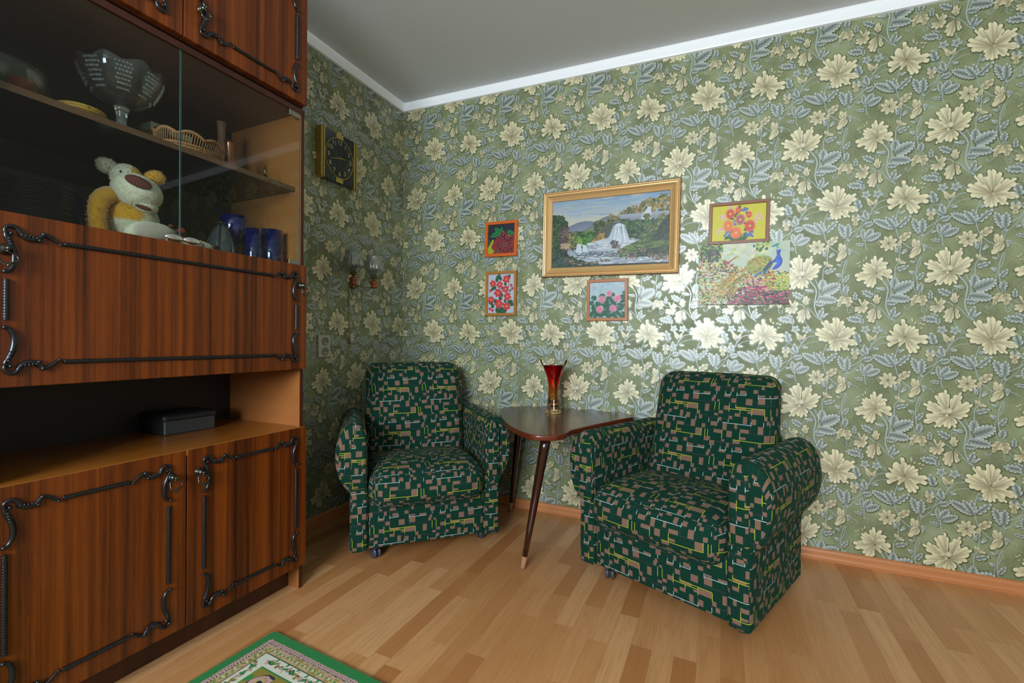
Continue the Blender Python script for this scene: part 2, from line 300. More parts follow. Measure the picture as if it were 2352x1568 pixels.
WP=(40,[('F',(-376,285),[(-391,321),(-393,344),(-380,356),(-369,345),(-352,346),(-345,331),(-332,320),(-343,310),(-365,306)],5),('F',(-376,285),[(-360,306),(-343,311),(-326,299),(-317,280),(-316,264),(-330,253),(-341,265),(-355,279)],4),('F',(-376,285),[(-402,267),(-417,252),(-430,248),(-445,253),(-453,267),(-446,284),(-432,288),(-410,282)],4),('F',(-376,285),[(-376,248),(-377,230),(-390,218),(-404,222),(-417,234),(-417,252),(-402,264)],5),('F',(-376,285),[(-415,281),(-424,295),(-425,311),(-418,325),(-402,327),(-389,317),(-378,302)],6),('f',(-374,280),(-352,250),16,2),('f',(-411,358),(-411,342),6,1),('f',(-430,335),(-438,329),6,1),('f',(-448,328),(-438,324),6,1),('f',(-440,314),(-432,314),6,1),('f',(-419,344),(-420,335),6,1),('F',(-129,289),[(-141,302),(-158,306),(-163,328),(-172,344),(-167,359),(-153,364),(-139,378),(-127,362),(-126,341),(-129,317)],7),('F',(-123,277),[(-125,328),(-117,347),(-104,361),(-85,369),(-86,342),(-91,321),(-106,298)],6),('F',(-123,272),[(-93,309),(-80,331),(-54,329),(-55,310),(-64,295),(-66,277),(-80,266),(-101,260)],6),('F',(-126,277),[(-162,276),(-192,288),(-201,300),(-210,315),(-200,323),(-190,328),(-173,323),(-155,303),(-146,286)],6),('F',(-126,272),[(-160,273),(-178,277),(-194,278),(-201,266),(-207,251),(-204,230),(-187,239),(-175,240),(-155,260)],5),('F',(-123,274),[(-165,255),(-173,221),(-155,224),(-144,234),(-139,224),(-129,219),(-117,227),(-103,228),(-100,258)],7),('o',(-125,292),23),('o',(-141,290),12),('o',(-133,273),11),('F',(-275,5),[(-303,26),(-325,27),(-328,36),(-311,50),(-302,64),(-290,68),(-284,81),(-270,77),(-265,59),(-270,30)],4),('F',(-273,9),[(-270,30),(-262,51),(-248,55),(-235,46),(-225,33),(-230,15),(-248,2)],6),('F',(-275,5),[(-248,2),(-228,15),(-208,18),(-195,7),(-193,-9),(-205,-22),(-225,-21),(-250,-7)],4),('F',(-275,5),[(-270,-29),(-265,-48),(-258,-60),(-239,-62),(-226,-47),(-226,-29),(-242,-7)],5),('F',(-275,5),[(-293,24),(-318,27),(-332,14),(-337,-5),(-336,-24),(-322,-36),(-304,-19),(-290,-1)],4),('f',(-275,2),(-294,-35),16,2),('f',(-250,90),(-248,69),7,1),('f',(-239,72),(-238,61),7,1),('f',(-227,61),(-217,66),7,1),('f',(-217,58),(-205,61),7,1),('f',(-222,43),(-213,45),7,1),('F',(4,-7),[(-30,31),(-46,57),(-50,75),(-27,75),(-5,53),(7,22)],5),('F',(7,4),[(-5,49),(-11,80),(2,95),(13,85),(30,75),(38,53),(32,31),(15,17)],6),('F',(4,-7),[(-20,-14),(-50,-19),(-66,1),(-76,26),(-62,43),(-34,41),(-6,18)],6),('F',(4,-7),[(20,13),(31,28),(47,46),(76,45),(75,23),(66,10),(40,-4)],5),('F',(4,-7),[(34,0),(63,-6),(80,-16),(80,-35),(53,-30),(28,-24)],5),('F',(4,-7),[(44,-20),(53,-55),(31,-51),(17,-24)],4),('F',(4,-7),[(25,-31),(19,-57),(2,-61),(-14,-57),(-21,-36),(-24,-14)],6),('o',(17,11),21),('o',(10,-5),13),('f',(-226,182),(-250,149),27,3),('f',(-219,182),(-210,145),31,3),('f',(-245,152),(-251,138),13,3),('f',(-214,148),(-214,137),16,3),('f',(-162,138),[(-148,116),(-155,110),(-177,109),(-190,120),(-189,133),(-179,139)],4),('f',(-162,132),[(-179,166),(-177,172),(-157,159),(-150,171),(-141,159),(-141,138),(-148,116)],4),('f',(-112,145),[(-122,156),(-123,173),(-117,183),(-113,191),(-107,189),(-103,180),(-96,179),(-100,159),(-105,147)],5),('f',(-114,132),[(-138,122),(-143,101),(-146,83),(-136,70),(-128,64),(-116,74),(-112,98)],5),('f',(-110,132),[(-110,92),(-100,83),(-92,86),(-95,107),(-101,125)],3),('f',(-66,-182),(-39,-191),19,2),('f',(-68,-184),(-55,-210),19,2),('f',(-70,-184),(-79,-213),19,2),('f',(-71,-182),(-98,-196),19,2),('f',(-71,-179),(-99,-170),19,2),('f',(-70,-177),(-82,-150),19,2),('f',(-68,-177),(-59,-148),19,2),('f',(-66,-179),(-40,-165),19,2),('f',(-299,-200),(-285,-157),11,1),('f',(-291,-170),(-256,-140),27,3),('f',(-236,-208),(-245,-168),24,2),('f',(-235,-205),(-227,-174),16,2),('f',(-222,-201),(-257,-247),29,2),('f',(-297,326),(-305,342),11,1),('f',(-297,326),(-271,319),13,2),('f',(-296,327),(-291,339),8,1),('f',(-188,-42),(-188,-82),29,3),('f',(-188,-80),(-188,-94),19,3),('b',(-188,-42),(-188,-60),20,3),('f',(-128,-14),(-145,20),19,1),('f',(-123,-11),(-110,14),13,1),('o',(-101,-165),4),('o',(-107,-174),4),('o',(-103,-182),4),('o',(-97,-167),4),('o',(-104,-169),4),('b',(-312,200),(-245,236),53,7),('b',(-310,213),(-309,260),35,6),('b',(-325,177),(-256,165),40,7),('b',(-336,154),(-303,150),23,4),('b',(-325,87),(-308,131),19,3),('b',(-320,87),(-288,109),12,2),('b',(-305,290),(-262,307),17,3),('b',(-237,318),(-257,327),9,1),('b',(-240,272),(-260,285),15,2),('b',(-233,245),(-211,276),16,3),('b',(-226,198),(-220,230),25,4),('b',(-189,164),(-188,199),15,3),('b',(-123,180),(-161,204),25,4),('b',(-74,209),(-114,217),13,2),('b',(-162,77),(-217,86),29,5),('b',(-162,86),(-186,103),16,3),('b',(-164,86),(-162,60),16,3),('b',(-203,84),(-211,80),11,2),('b',(-150,37),(-141,53),13,1),('b',(-150,37),(-132,33),13,1),('b',(-150,37),(-148,18),13,1),('b',(-150,37),(-166,29),13,1),('b',(-150,37),(-162,51),13,1),('b',(-108,35),(-99,52),13,1),('b',(-108,35),(-89,31),13,1),('b',(-108,35),(-106,17),13,1),('b',(-108,35),(-124,27),13,1),('b',(-108,35),(-120,49),13,1),('b',(-173,-26),(-186,24),25,3),('b',(-147,-78),(-154,-31),21,3),('b',(-149,-75),(-173,-55),19,4),('b',(-156,-97),(-124,-87),24,5),('b',(-219,-149),(-248,-84),32,6),('b',(-217,-145),(-215,-87),29,5),('b',(-307,-119),(-385,-74),35,9),('b',(-309,-118),(-342,-68),24,5),('b',(-308,-115),(-316,-66),24,4),('b',(-302,-116),(-257,-70),21,4),('b',(-150,-161),(-97,-136),32,7),('b',(-151,-157),(-127,-114),35,6),('b',(-156,-155),(-163,-112),21,5),('b',(-151,-157),(-161,-158),16,3),('b',(-155,-182),(-186,-176),13,3),('b',(-190,-144),(-171,-141),11,2),('b',(-222,-156),(-210,-156),9,1),('b',(-266,-207),(-285,-229),13,2),('b',(-299,-59),(-274,-47),12,2),('b',(-125,-44),(-101,-47),13,2),('b',(-299,-228),(-310,-191),11,1),('b',(-299,-212),(-289,-190),13,3),('b',(-202,-203),(-215,-195),10,1),('b',(-204,-203),(-198,-199),5,1),('b',(-208,-203),(-210,-222),9,1),('s',[(-98,261),(-77,230),(-70,206),(-75,170),(-77,140),(-68,107),(-50,76)],5),('s',[(-75,263),(-61,223),(-60,190),(-70,155)],3),('s',[(-338,154),(-323,179),(-312,207),(-308,225),(-308,298),(-297,323),(-291,374)],3),('s',[(-222,343),(-234,304),(-236,267),(-232,229),(-226,195)],3),('s',[(-218,343),(-222,316),(-231,288),(-243,264),(-247,236),(-241,205),(-233,183)],2),('s',[(-105,135),(-86,116),(-72,95),(-50,76),(-44,70)],3),('s',[(-141,153),(-126,149),(-114,136)],3),('s',[(-201,161),(-187,151),(-175,145)],2),('s',[(-203,145),(-198,133),(-189,125)],2),('s',[(-152,120),(-138,107)],2),('s',[(-114,80),(-105,56),(-90,38),(-72,26)],2),('s',[(-109,68),(-100,41),(-90,26),(-72,21)],2),('s',[(-251,140),(-261,127),(-271,124),(-276,131),(-272,135),(-269,131)],2),('s',[(-216,136),(-217,120),(-211,110),(-201,116),(-203,125),(-210,121)],2),('s',[(-119,186),(-115,203),(-104,206),(-101,200),(-106,196)],2),('s',[(-226,182),(-225,195),(-218,196),(-216,185)],2),('s',[(-72,8),(-100,2),(-118,-19),(-133,-41),(-140,-57),(-154,-87),(-178,-109),(-202,-125),(-219,-152)],3),('s',[(-58,-17),(-90,-22),(-114,-34),(-138,-53),(-159,-72),(-168,-94),(-178,-122),(-202,-150),(-217,-167),(-222,-198)],2),('s',[(-219,-149),(-225,-161),(-230,-186)],2),('s',[(-156,-42),(-168,-31),(-181,-30),(-189,-42)],2),('s',[(-292,-28),(-303,-61),(-307,-96),(-303,-134),(-293,-164),(-279,-185),(-259,-203),(-241,-209)],3),('s',[(-150,-157),(-152,-182),(-146,-203)],3),('s',[(-217,-203),(-199,-206),(-185,-210),(-173,-223)],2),('s',[(-140,-8),(-128,-26),(-138,-50)],2),('s',[(-114,-4),(-128,-26)],2),('s',[(-240,-243),(-236,-261)],2)])
# ---------------------------------------------------------------- surface materials
def veneer(name,stops,gloss=.25,sc=30,zs=.9,coat=.5,axis='Y',seed=0,streak=1.0,spec=.5):
    m=mat(name,'#804020',gloss+.15,coat=coat,coatr=gloss,spec=spec); g=NT(m)
    tc=g.n('TexCoord').outputs['Object']
    def stretch(a,b,off):
        v=(a,b,b) if axis=='X' else ((b,a,b) if axis=='Z' else (b,a,b))
        mp=g.n('Mapping',{'Vector':tc,'Scale':((1.0,a,b) if axis=='Y' else (a,b,1.0) if axis=='H' else (a,a,b)),'Location':(off,off*.7,off*1.3)}); return mp.outputs[0]
    n1=g.n('TexNoise',{'Vector':stretch(sc,zs,seed),'Scale':1.0,'Detail':3.0,'Roughness':.6}).outputs[0]
    n2=g.n('TexNoise',{'Vector':stretch(sc*6,zs*5,seed+3),'Scale':1.0,'Detail':4.0,'Roughness':.7}).outputs[0]
    n3=g.n('TexNoise',{'Vector':stretch(260,22,seed+5),'Scale':1.0,'Detail':1.0}).outputs[0]
    f=g.math('ADD',g.math('MULTIPLY_ADD',g.math('SUBTRACT',n1,.5),.72*streak+.1,.41),g.math('MULTIPLY',n2,.28)); f=g.math('ADD',f,g.math('MULTIPLY',g.math('SUBTRACT',n3,.5),.12))
    g.link(g.ramp(f,stops),'Base Color'); return m
VEN=[(.30,'#200b03'),(.41,'#401a04'),(.49,'#562505'),(.60,'#6b3107'),(.76,'#80400c')]
M_ven=veneer('striped_mahogany_veneer',VEN,.2,34,.45,.3,streak=1.25,spec=.35)
M_vend=veneer('dark_mahogany_edge',[(.3,'#240d04'),(.6,'#3e1808'),(.8,'#50200b')],.3,20,1,.3,seed=4)
M_light=veneer('warm_birch_veneer',[(.2,'#7d4820'),(.45,'#93592c'),(.7,'#a56a38')],.3,9,1.5,.3,seed=7,streak=.6)
M_lightH=veneer('warm_birch_shelf_veneer',[(.2,'#7a420e'),(.45,'#935416'),(.7,'#a96a26')],.22,8,.9,.5,axis='H',seed=2,streak=.6)
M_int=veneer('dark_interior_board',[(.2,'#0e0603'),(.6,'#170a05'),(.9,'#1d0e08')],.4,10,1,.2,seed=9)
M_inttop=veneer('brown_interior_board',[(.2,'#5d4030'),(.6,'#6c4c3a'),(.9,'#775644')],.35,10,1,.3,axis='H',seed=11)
M_white=mat('white_painted_trim','#f4f8fb',.4)
M_ceil=mat('matte_ceiling_paint','#cdd2d4',.75,bump=(60,.15,.001))
M_plaster=mat('pale_plaster','#c8cac4',.8)
def ground_mat():
    m=mat('green_textured_wallpaper_ground','#6c7a50',.5,spec=.45); g=NT(m); tc=g.n('TexCoord').outputs['Object']
    n=g.n('TexNoise',{'Vector':tc,'Scale':9.0,'Detail':2.0}).outputs[0]
    c=g.ramp(n,[(.3,'#5f6845'),(.5,'#778059'),(.7,'#8d9873')])
    mp=g.n('Mapping',{'Vector':tc,'Scale':(420,420,150)}); w1=g.n('TexNoise',{'Vector':mp.outputs[0],'Scale':1.0,'Detail':1.0}).outputs[0]
    mp2=g.n('Mapping',{'Vector':tc,'Scale':(120,120,520)}); w2=g.n('TexNoise',{'Vector':mp2.outputs[0],'Scale':1.0,'Detail':1.0}).outputs[0]
    wv=g.math('MULTIPLY',w1,w2); c2=g.mix(g.math('MULTIPLY_ADD',wv,2.2,-.38),c,lin('#979f82'))
    g.link(c2,'Base Color')
    b=g.n('Bump',{'Height':wv,'Strength':.25,'Distance':.0006}); g.link(b.outputs[0],'Normal'); return m
M_ground=ground_mat()
M_motif=mat('pearly_printed_motif','#c8c4b0',.44,metal=.10,vcol=True,coat=1,coatr=.34,spec=.85)
def floor_mat():
    m=mat('beech_laminate','#b98a55',.36,coat=.3,coatr=.22); g=NT(m); tc=g.n('TexCoord').outputs['Object']
    sp=g.n('SeparateXYZ',{0:tc}); v=g.n('CombineXYZ',{0:sp.outputs[1],1:sp.outputs[0],2:0.0}).outputs[0]
    br=g.n('TexBrick',{'Vector':v,'Color1':(0,0,0,1),'Color2':(1,1,1,1),'Mortar':(.5,.5,.5,1),'Scale':1.0,'Mortar Size':.0004,'Mortar Smooth':.1,'Bias':0.0,'Brick Width':.41,'Row Height':.0655},offset=.37,offset_frequency=2,squash=1.35,squash_frequency=3)
    r=br.outputs[0]
    sh=g.math('MULTIPLY',r,37.0)
    v2=g.n('CombineXYZ',{0:g.math('MULTIPLY',sp.outputs[0],26.0),1:g.math('MULTIPLY_ADD',sp.outputs[1],1.9,sh),2:sh}).outputs[0]
    n=g.n('TexNoise',{'Vector':v2,'Scale':1.0,'Detail':2.0,'Distortion':.6}).outputs[0]
    rings=g.math('SINE',g.math('MULTIPLY',n,34.0))
    v3=g.n('CombineXYZ',{0:g.math('MULTIPLY',sp.outputs[0],420.0),1:g.math('MULTIPLY_ADD',sp.outputs[1],9.0,sh),2:sh}).outputs[0]
    fn=g.n('TexNoise',{'Vector':v3,'Scale':1.0,'Detail':3.0}).outputs[0]
    base=g.ramp(r,[(0,'#ad7140'),(.35,'#c48c58'),(.7,'#ca9360'),(1,'#d5a270')])
    f=g.math('ADD',g.math('MULTIPLY',g.math('SUBTRACT',fn,.5),.55),g.math('MULTIPLY',rings,.055)); f=g.math('ADD',f,.06)
    c=g.mix(g.n('Clamp',{0:g.math('MULTIPLY',f,1.7)}).outputs[0],base,lin('#94602f'))
    c=g.mix(g.math('MULTIPLY',br.outputs[1],.35),c,lin('#6b421f')); g.link(c,'Base Color'); return m
M_floor=floor_mat()
M_base=veneer('beech_baseboard',[(.2,'#a9683a'),(.5,'#ba7745'),(.8,'#c78650')],.3,3,14,.3,seed=5,streak=.5)
M_black=mat('black_plastic','#101114',.35,coat=.3)
M_chrome=mat('polished_chrome','#d8dadc',.12,metal=1)
M_iron=mat('blackened_cast_metal','#1c2026',.3,metal=.55,coat=.5,coatr=.15)
M_bronze=mat('dark_bronze_handle','#56564e',.24,metal=.9)
M_gold=mat('gilded_frame','#dcb57c',.36,metal=.4,coat=.3,coatr=.25)
M_goldd=mat('antique_bronze_gilding','#4a2e10',.45,metal=.4)
M_paper=mat('printed_picture','#ffffff',.5,vcol=True,coat=.15,coatr=.3)
def thin_glass(name,tint,rough=0.0,ior=1.5,k=1.0):
    m=bpy.data.materials.new(name); m.use_nodes=True; nt=m.node_tree; nt.nodes.clear()
    o=nt.nodes.new('ShaderNodeOutputMaterial'); mx=nt.nodes.new('ShaderNodeMixShader'); t=nt.nodes.new('ShaderNodeBsdfTransparent'); gl=nt.nodes.new('ShaderNodeBsdfGlossy'); fr=nt.nodes.new('ShaderNodeFresnel')
    t.inputs[0].default_value=(*lin(tint),1); gl.inputs['Roughness'].default_value=rough; fr.inputs[0].default_value=ior
    ge=nt.nodes.new('ShaderNodeNewGeometry'); sb=nt.nodes.new('ShaderNodeMath'); sb.operation='SUBTRACT'; sb.inputs[0].default_value=k; nt.links.new(ge.outputs['Backfacing'],sb.inputs[1])
    mm=nt.nodes.new('ShaderNodeMath'); mm.operation='MULTIPLY'; mm.use_clamp=True; nt.links.new(fr.outputs[0],mm.inputs[0]); nt.links.new(sb.outputs[0],mm.inputs[1]); nt.links.new(mm.outputs[0],mx.inputs[0])
    nt.links.new(t.outputs[0],mx.inputs[1]); nt.links.new(gl.outputs[0],mx.inputs[2]); nt.links.new(mx.outputs[0],o.inputs[0]); return m
M_pane=thin_glass('clear_pane','#eef4f2')
M_edge=mat('green_glass_edge','#3f5f5c',.25)
M_thin=thin_glass('thin_crystal','#f2f5f5',.04,1.6,1.25)
def frost(m,col,f):
    nt=m.node_tree; o=[n for n in nt.nodes if n.type=='OUTPUT_MATERIAL'][0]; src=o.inputs[0].links[0].from_socket; mx=nt.nodes.new('ShaderNodeMixShader'); d=nt.nodes.new('ShaderNodeBsdfDiffuse'); d.inputs[0].default_value=(*lin(col),1); mx.inputs[0].default_value=f
    nt.links.new(src,mx.inputs[1]); nt.links.new(d.outputs[0],mx.inputs[2]); nt.links.new(mx.outputs[0],o.inputs[0]); return m
frost(M_thin,'#e8eef0',.018)
M_crystal=mat('cut_crystal','#ffffff',.03,trans=.93,ior=1.45)
# ---------------------------------------------------------------- wallpaper
exec_wp=None
def make_tiles():
    nb,el=WP
    def build(items):
        p=Paint(); p.dz=7e-6; p.z=5e-5; rng=random.Random(3)
        g=lambda q:(q[0]/1000,q[1]/1000)
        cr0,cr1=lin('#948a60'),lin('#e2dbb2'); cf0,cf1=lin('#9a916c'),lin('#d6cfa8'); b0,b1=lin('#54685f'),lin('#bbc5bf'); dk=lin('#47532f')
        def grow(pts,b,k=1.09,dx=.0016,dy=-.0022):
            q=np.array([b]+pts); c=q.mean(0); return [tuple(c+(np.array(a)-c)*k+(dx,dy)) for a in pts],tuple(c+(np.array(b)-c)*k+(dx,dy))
        for n,e in enumerate(items):                      # relief shadow painted as a dark offset rim round the printed motifs
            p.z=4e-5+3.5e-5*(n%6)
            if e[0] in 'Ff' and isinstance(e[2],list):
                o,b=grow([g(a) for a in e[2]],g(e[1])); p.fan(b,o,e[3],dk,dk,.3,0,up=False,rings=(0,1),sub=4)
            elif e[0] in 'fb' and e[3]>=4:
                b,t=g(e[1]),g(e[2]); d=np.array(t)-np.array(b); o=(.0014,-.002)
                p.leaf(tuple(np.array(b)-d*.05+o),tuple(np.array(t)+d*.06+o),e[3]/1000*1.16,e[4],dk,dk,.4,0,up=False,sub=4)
        for n,e in enumerate(items):
            if e[0]=='s':
                p.z=2.6e-4+3e-5*(n%3); p.stroke([g(a) for a in e[1]],e[2]/1000*1.05,lin('#74868a'),lin('#b4c2c4'),sm=4,up=False)
        n=0
        for e in items:
            if e[0]=='s': continue
            if e[0]=='o': n+=1; p.z=4e-4+6e-5*n; p.blob(g(e[1]),e[2]/2000,e[2]/2000,lin('#b5ac8c'),rng,n=10,j=.06,col2=lin('#ddd6bb'),up=False); continue
            if e[0]=='F' and (len(e[2])==8 and e[1]==items[0][1] and n>8): n=0
            n=(n+1)%12; p.z=4e-4+6e-5*n
            if isinstance(e[2],list): p.fan(g(e[1]),[g(a) for a in e[2]],e[3],*( (cr0,cr1) if e[0]=='F' else (cf0,cf1)),amp=.5,crease=.5,up=False,rim=.62,off=.85,rings=(0,.3,.6,.88,.97,1))
            else: p.leaf(g(e[1]),g(e[2]),e[3]/1000*(.86 if e[4]>3 else .95),e[4],*((cf0,cf1) if e[0]=='f' else (b0,b1)),amp=(.55 if e[4]>3 else .3) if e[0]=='b' else .3,crease=.5,up=False)
        return p
    return build(el[:nb]),build(el[nb:])
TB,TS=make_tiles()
def paper(mb,smin,smax,fx,fz,frame,zlo,zhi,xlo,xhi):
    O,U,N=frame
    for p,off in ((TB,(0,)),(TS,(0,.5))):
        V=np.array(p.v);F=p.f
        for i in range(smin,smax):
            for o in off:
                for j in range(-2,5):
                    s=V[:,0]/.525+i+o; X=fx(s); Z=fz(X,V[:,1]/.587+j)
                    if Z.min()>zhi(0)+.1 or Z.max()<zlo: continue
                    ok=(X>xlo)&(X<xhi)&(Z>zlo)&(Z<zhi(X)); 
                    if not ok.any(): continue
                    fs=F if ok.all() else [q for q in F if all(ok[a] for a in q)]
                    P=np.array(O)[None]+X[:,None]*np.array(U)[None]+V[:,2][:,None]*np.array(N)[None]; P[:,2]=Z
                    off_=len(mb.v); mb.v+=[tuple(a) for a in P.tolist()]; mb.c+=p.c; mb.uv+=[(0,0)]*len(P)
                    mb.f+=[tuple(a+off_ for a in q) for q in fs]; mb.m+=[1]*len(fs); mb.sm+=[False]*len(fs)
def wallbox(a,b,th,nrm,hx,mi=0,mb=None):
    "vertical slab from plan point a to b, thickness th outwards, top at hx(x)"
    mb=mb or MB(); a=Vector((*a,0)); b=Vector((*b,0)); n=Vector((*nrm,0))*th; vs=[]
    for q in (a,b,b+n,a+n): vs+=[(q.x,q.y,0),(q.x,q.y,hx(q.x))]
    mb.add(vs,[(0,2,3,1),(2,4,5,3),(4,6,7,5),(6,0,1,7),(1,3,5,7),(0,6,4,2)],mi,smooth=False); return mb
# right wall (the long papered wall)
XS=np.array([-1.693-.55*2,-1.693-.55,-1.693,-1.143,-.604,-.072,.457,.968,1.483,1.998,2.513]);SS=np.arange(-2,9)
mb=wallbox((XL-.1,D),(XR+.1,D),.12,(0,1),zceil)
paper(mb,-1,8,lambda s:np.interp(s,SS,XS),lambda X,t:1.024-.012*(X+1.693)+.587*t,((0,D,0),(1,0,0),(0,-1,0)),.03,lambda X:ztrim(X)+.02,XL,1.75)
tag(mb.build('wall_right',[M_ground,M_motif]),kind='structure')
mb=wallbox((XL,YB),(XL,D),.12,(-1,0),lambda x:zceil(XL))
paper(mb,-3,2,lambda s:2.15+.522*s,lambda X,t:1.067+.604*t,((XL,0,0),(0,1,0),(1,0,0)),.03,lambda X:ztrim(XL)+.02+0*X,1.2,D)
tag(mb.build('wall_left',[M_ground,M_motif]),kind='structure')
mb=wallbox((XR,YB),(XR,D),.12,(1,0),lambda x:zceil(XR)); tag(mb.build('wall_far',[M_plaster]),kind='structure')
# wall behind the camera with its window opening
mb=MB(); x0,x1,z0,z1=WX-WW/2,WX+WW/2,WZ-WH/2,WZ+WH/2
for (a,b,c,d) in ((XL-.1,x0,0,None),(x1,XR+.1,0,None),(x0,x1,0,z0),(x0,x1,z1,None)):
    ha=zceil(a) if d is None else d; hb=zceil(b) if d is None else d
    vs=[(a,YB-.1,c),(b,YB-.1,c),(b,YB,c),(a,YB,c),(a,YB-.1,ha),(b,YB-.1,hb),(b,YB,hb),(a,YB,ha)]
    mb.add(vs,[(0,3,2,1),(4,5,6,7),(0,1,5,4),(2,3,7,6),(1,2,6,5),(3,0,4,7)],smooth=False)
tag(mb.build('wall_back',[M_plaster]),kind='structure')
wf=MB()
for q in (((x0,YB-.07,z0),(x0+.05,YB-.02,z1)),((x1-.05,YB-.07,z0),(x1,YB-.02,z1)),((x0+.05,YB-.07,z0),(x1-.05,YB-.02,z0+.05)),((x0+.05,YB-.07,z1-.05),(x1-.05,YB-.02,z1)),((WX-.03,YB-.068,z0+.05),(WX+.03,YB-.022,z1-.05))): wf.box(*q,bev=.004)
win=tag(wf.build('window_1',[M_white]),kind='structure')
ws=MB().box((x0-.05,YB-.01,z0-.03),(x1+.05,YB+.16,z0),bev=.004); ws.build('window_sill',[M_white],win)
# floor, ceiling, trims
mb=MB().box((XL-.12,YB-.12,-.1),(XR+.12,D+.12,0)); tag(mb.build('floor',[M_floor]),kind='structure')
mb=MB(); a,b=XL-.12,XR+.12; vs=[(x,y,zceil(x)+h) for h in (0,.1) for y in (YB-.12,D+.12) for x in (a,b)]
mb.add(vs,[(0,1,3,2),(4,6,7,5),(0,4,5,1),(2,3,7,6),(0,2,6,4),(1,5,7,3)],smooth=False); tag(mb.build('ceiling',[M_ceil]),kind='structure')
def strip(name,a,b,nrm,prof,zf,m):
    "profile (out,up) swept from plan point a to b"
    mb=MB(); a=Vector((*a,0));b=Vector((*b,0));n=Vector((*nrm,0)); vs=[]
    for q in (a,b):
        for u,v in prof: p=q+n*u; vs.append((p.x,p.y,zf(p.x)+v))
    K=len(prof); fs=[tuple(range(K)),tuple(range(2*K-1,K-1,-1))]+[(i,(i+1)%K,K+(i+1)%K,K+i) for i in range(K)]
    mb.add(vs,fs,smooth=False); return tag(mb.build(name,[m]),kind='structure')
cp=[(0,0),(.012,.002),(.014,.008),(.014,.05),(.018,.0555),(0,.0555)]
strip('trim_1',(XL,D),(XR,D),(0,-1),cp,ztrim,M_white); strip('trim_2',(XL,YB),(XL,D-.016),(1,0),cp,lambda x:ztrim(XL),M_white)
bp=[(0,0),(.016,0),(.017,.012),(.013,.02),(.012,.036),(.009,.046),(.004,.05),(0,.05)]
strip('baseboard_right',(XL+.018,D),(XR,D),(0,-1),bp,lambda x:0,M_base); strip('baseboard_left',(XL,1.33),(XL,D),(1,0),bp,lambda x:0,M_base)
# ---------------------------------------------------------------- wall unit along the left wall
def wb(mb,name,mats,parent=None):
    "mesh given in room coordinates, under a parent that is not rotated"
    o=mb.build(name,mats,parent); p=parent; off=Vector((0,0,0))
    while p is not None: off+=p.location; p=p.parent
    if parent is not None: o.matrix_parent_inverse=Matrix.Translation(-off)
    return o
def wsub(mb,name,mats,parent):
    "child of a part whose mesh is already in room coordinates"
    o=mb.build(name,mats,parent); return o
YA,YS,YR=.402,.8395,1.2785
M_intg=mat('shaded_shelf_board','#140b06',.25,coat=.4)  # near-black colour paints the underside shade into the shelf board
def corner(mb,y,z,sy,sz,x=XC,k=1.0,loop=True):
    "cast scroll for a panel corner: arms run towards -sy (sideways) and -sz (up or down)"
    def T(u,v,o=.004): return (x+o,y+sy*u*k,z+sz*v*k)
    a=[(-.092,-.014),(-.084,-.008),(-.074,.0),(-.064,.003),(-.056,-.004),(-.048,-.011),(-.038,-.012),(-.028,-.008),(-.022,.0),(-.018,.008),(-.010,.013),(-.001,.010),(.003,.002),(.001,-.007),(-.005,-.008),(-.008,-.003)]
    P=spline(a,4); n=len(P); r=[.0036+.0022*math.sin(math.pi*min(1,i/n*1.25)) for i in range(n)]
    mb.tube([T(u,v) for u,v in P],r,8)
    b=[(.002,.0),(.001,-.012),(-.004,-.022),(-.010,-.038),(-.013,-.056),(-.012,-.074),(-.006,-.088),(.003,-.093)]
    P=spline(b,5); n=len(P); r=[.0028+.0034*math.sin(math.pi*i/n)**.7 for i in range(n)]
    mb.tube([T(u,v) for u,v in P],r,8)
    for u,v,q in ((-.092,-.016,.004),(-.062,.004,.0058),(-.055,-.012,.005),(.003,-.093,.0052),(-.007,-.004,.0045)): mb.ball(T(u,v,.006),q,8)
    for i in range(5): mb.ball(T(-.050+.0065*i,-.0075+.0008*i,.0075),.0033,6,sc=(1,.8,1.25))
    for i in range(4): mb.ball(T(-.004-.0012*i,-.016-.007*i,.0075),.0036,6,sc=(1,1.2,.8))
def rope(p0,p1,r=.0052):
    mb=MB(); p0,p1=Vector(p0),Vector(p1); L=(p1-p0).length; n=max(8,int(L/.0011)); pts=[p0.lerp(p1,i/n) for i in range(n+1)]
    mb.tube(pts,r,12,rf=lambda i,a:1+.2*math.cos(3*a+i*1.05)); return mb
def pull(y,z,x=XC,drop=.0,tilt=0):
    "round stepped knob with a hanging ring"
    mb=MB(); M=Matrix.Translation((x,y,z))@Matrix.Rotation(R(90),4,'Y')
    mb.lathe([(0,-.002),(.0125,-.002),(.0135,.002),(.012,.005),(.0105,.006),(.0115,.008),(.0105,.011),(.0085,.0125),(.0092,.015),(.0075,.018),(.0045,.021),(.0042,.026),(.0052,.028),(.004,.031),(0,.032)],20,M=M)
    c=Vector((x+.024,y,z-.021)); ring=[]
    for i in range(24):
        a=2*math.pi*i/24; q=.0155*(1+.12*math.cos(3*a)); ring.append((c.x+.004*math.sin(a)+tilt*math.cos(a)*.01,c.y+q*math.cos(a),c.z-.9*q*math.sin(a)*1.05))
    mb.tube(ring,[.0019+.0013*max(0,math.sin(2*math.pi*i/24)) for i in range(24)],8,closed=True)
    mb.ball((c.x+.004,c.y,c.z-.0175),.0042,8); mb.ball((c.x+.004,c.y-.006,c.z-.016),.003,8); mb.ball((c.x+.004,c.y+.006,c.z-.016),.003,8); mb.ball((c.x,c.y,c.z+.015),.0036,8); return mb
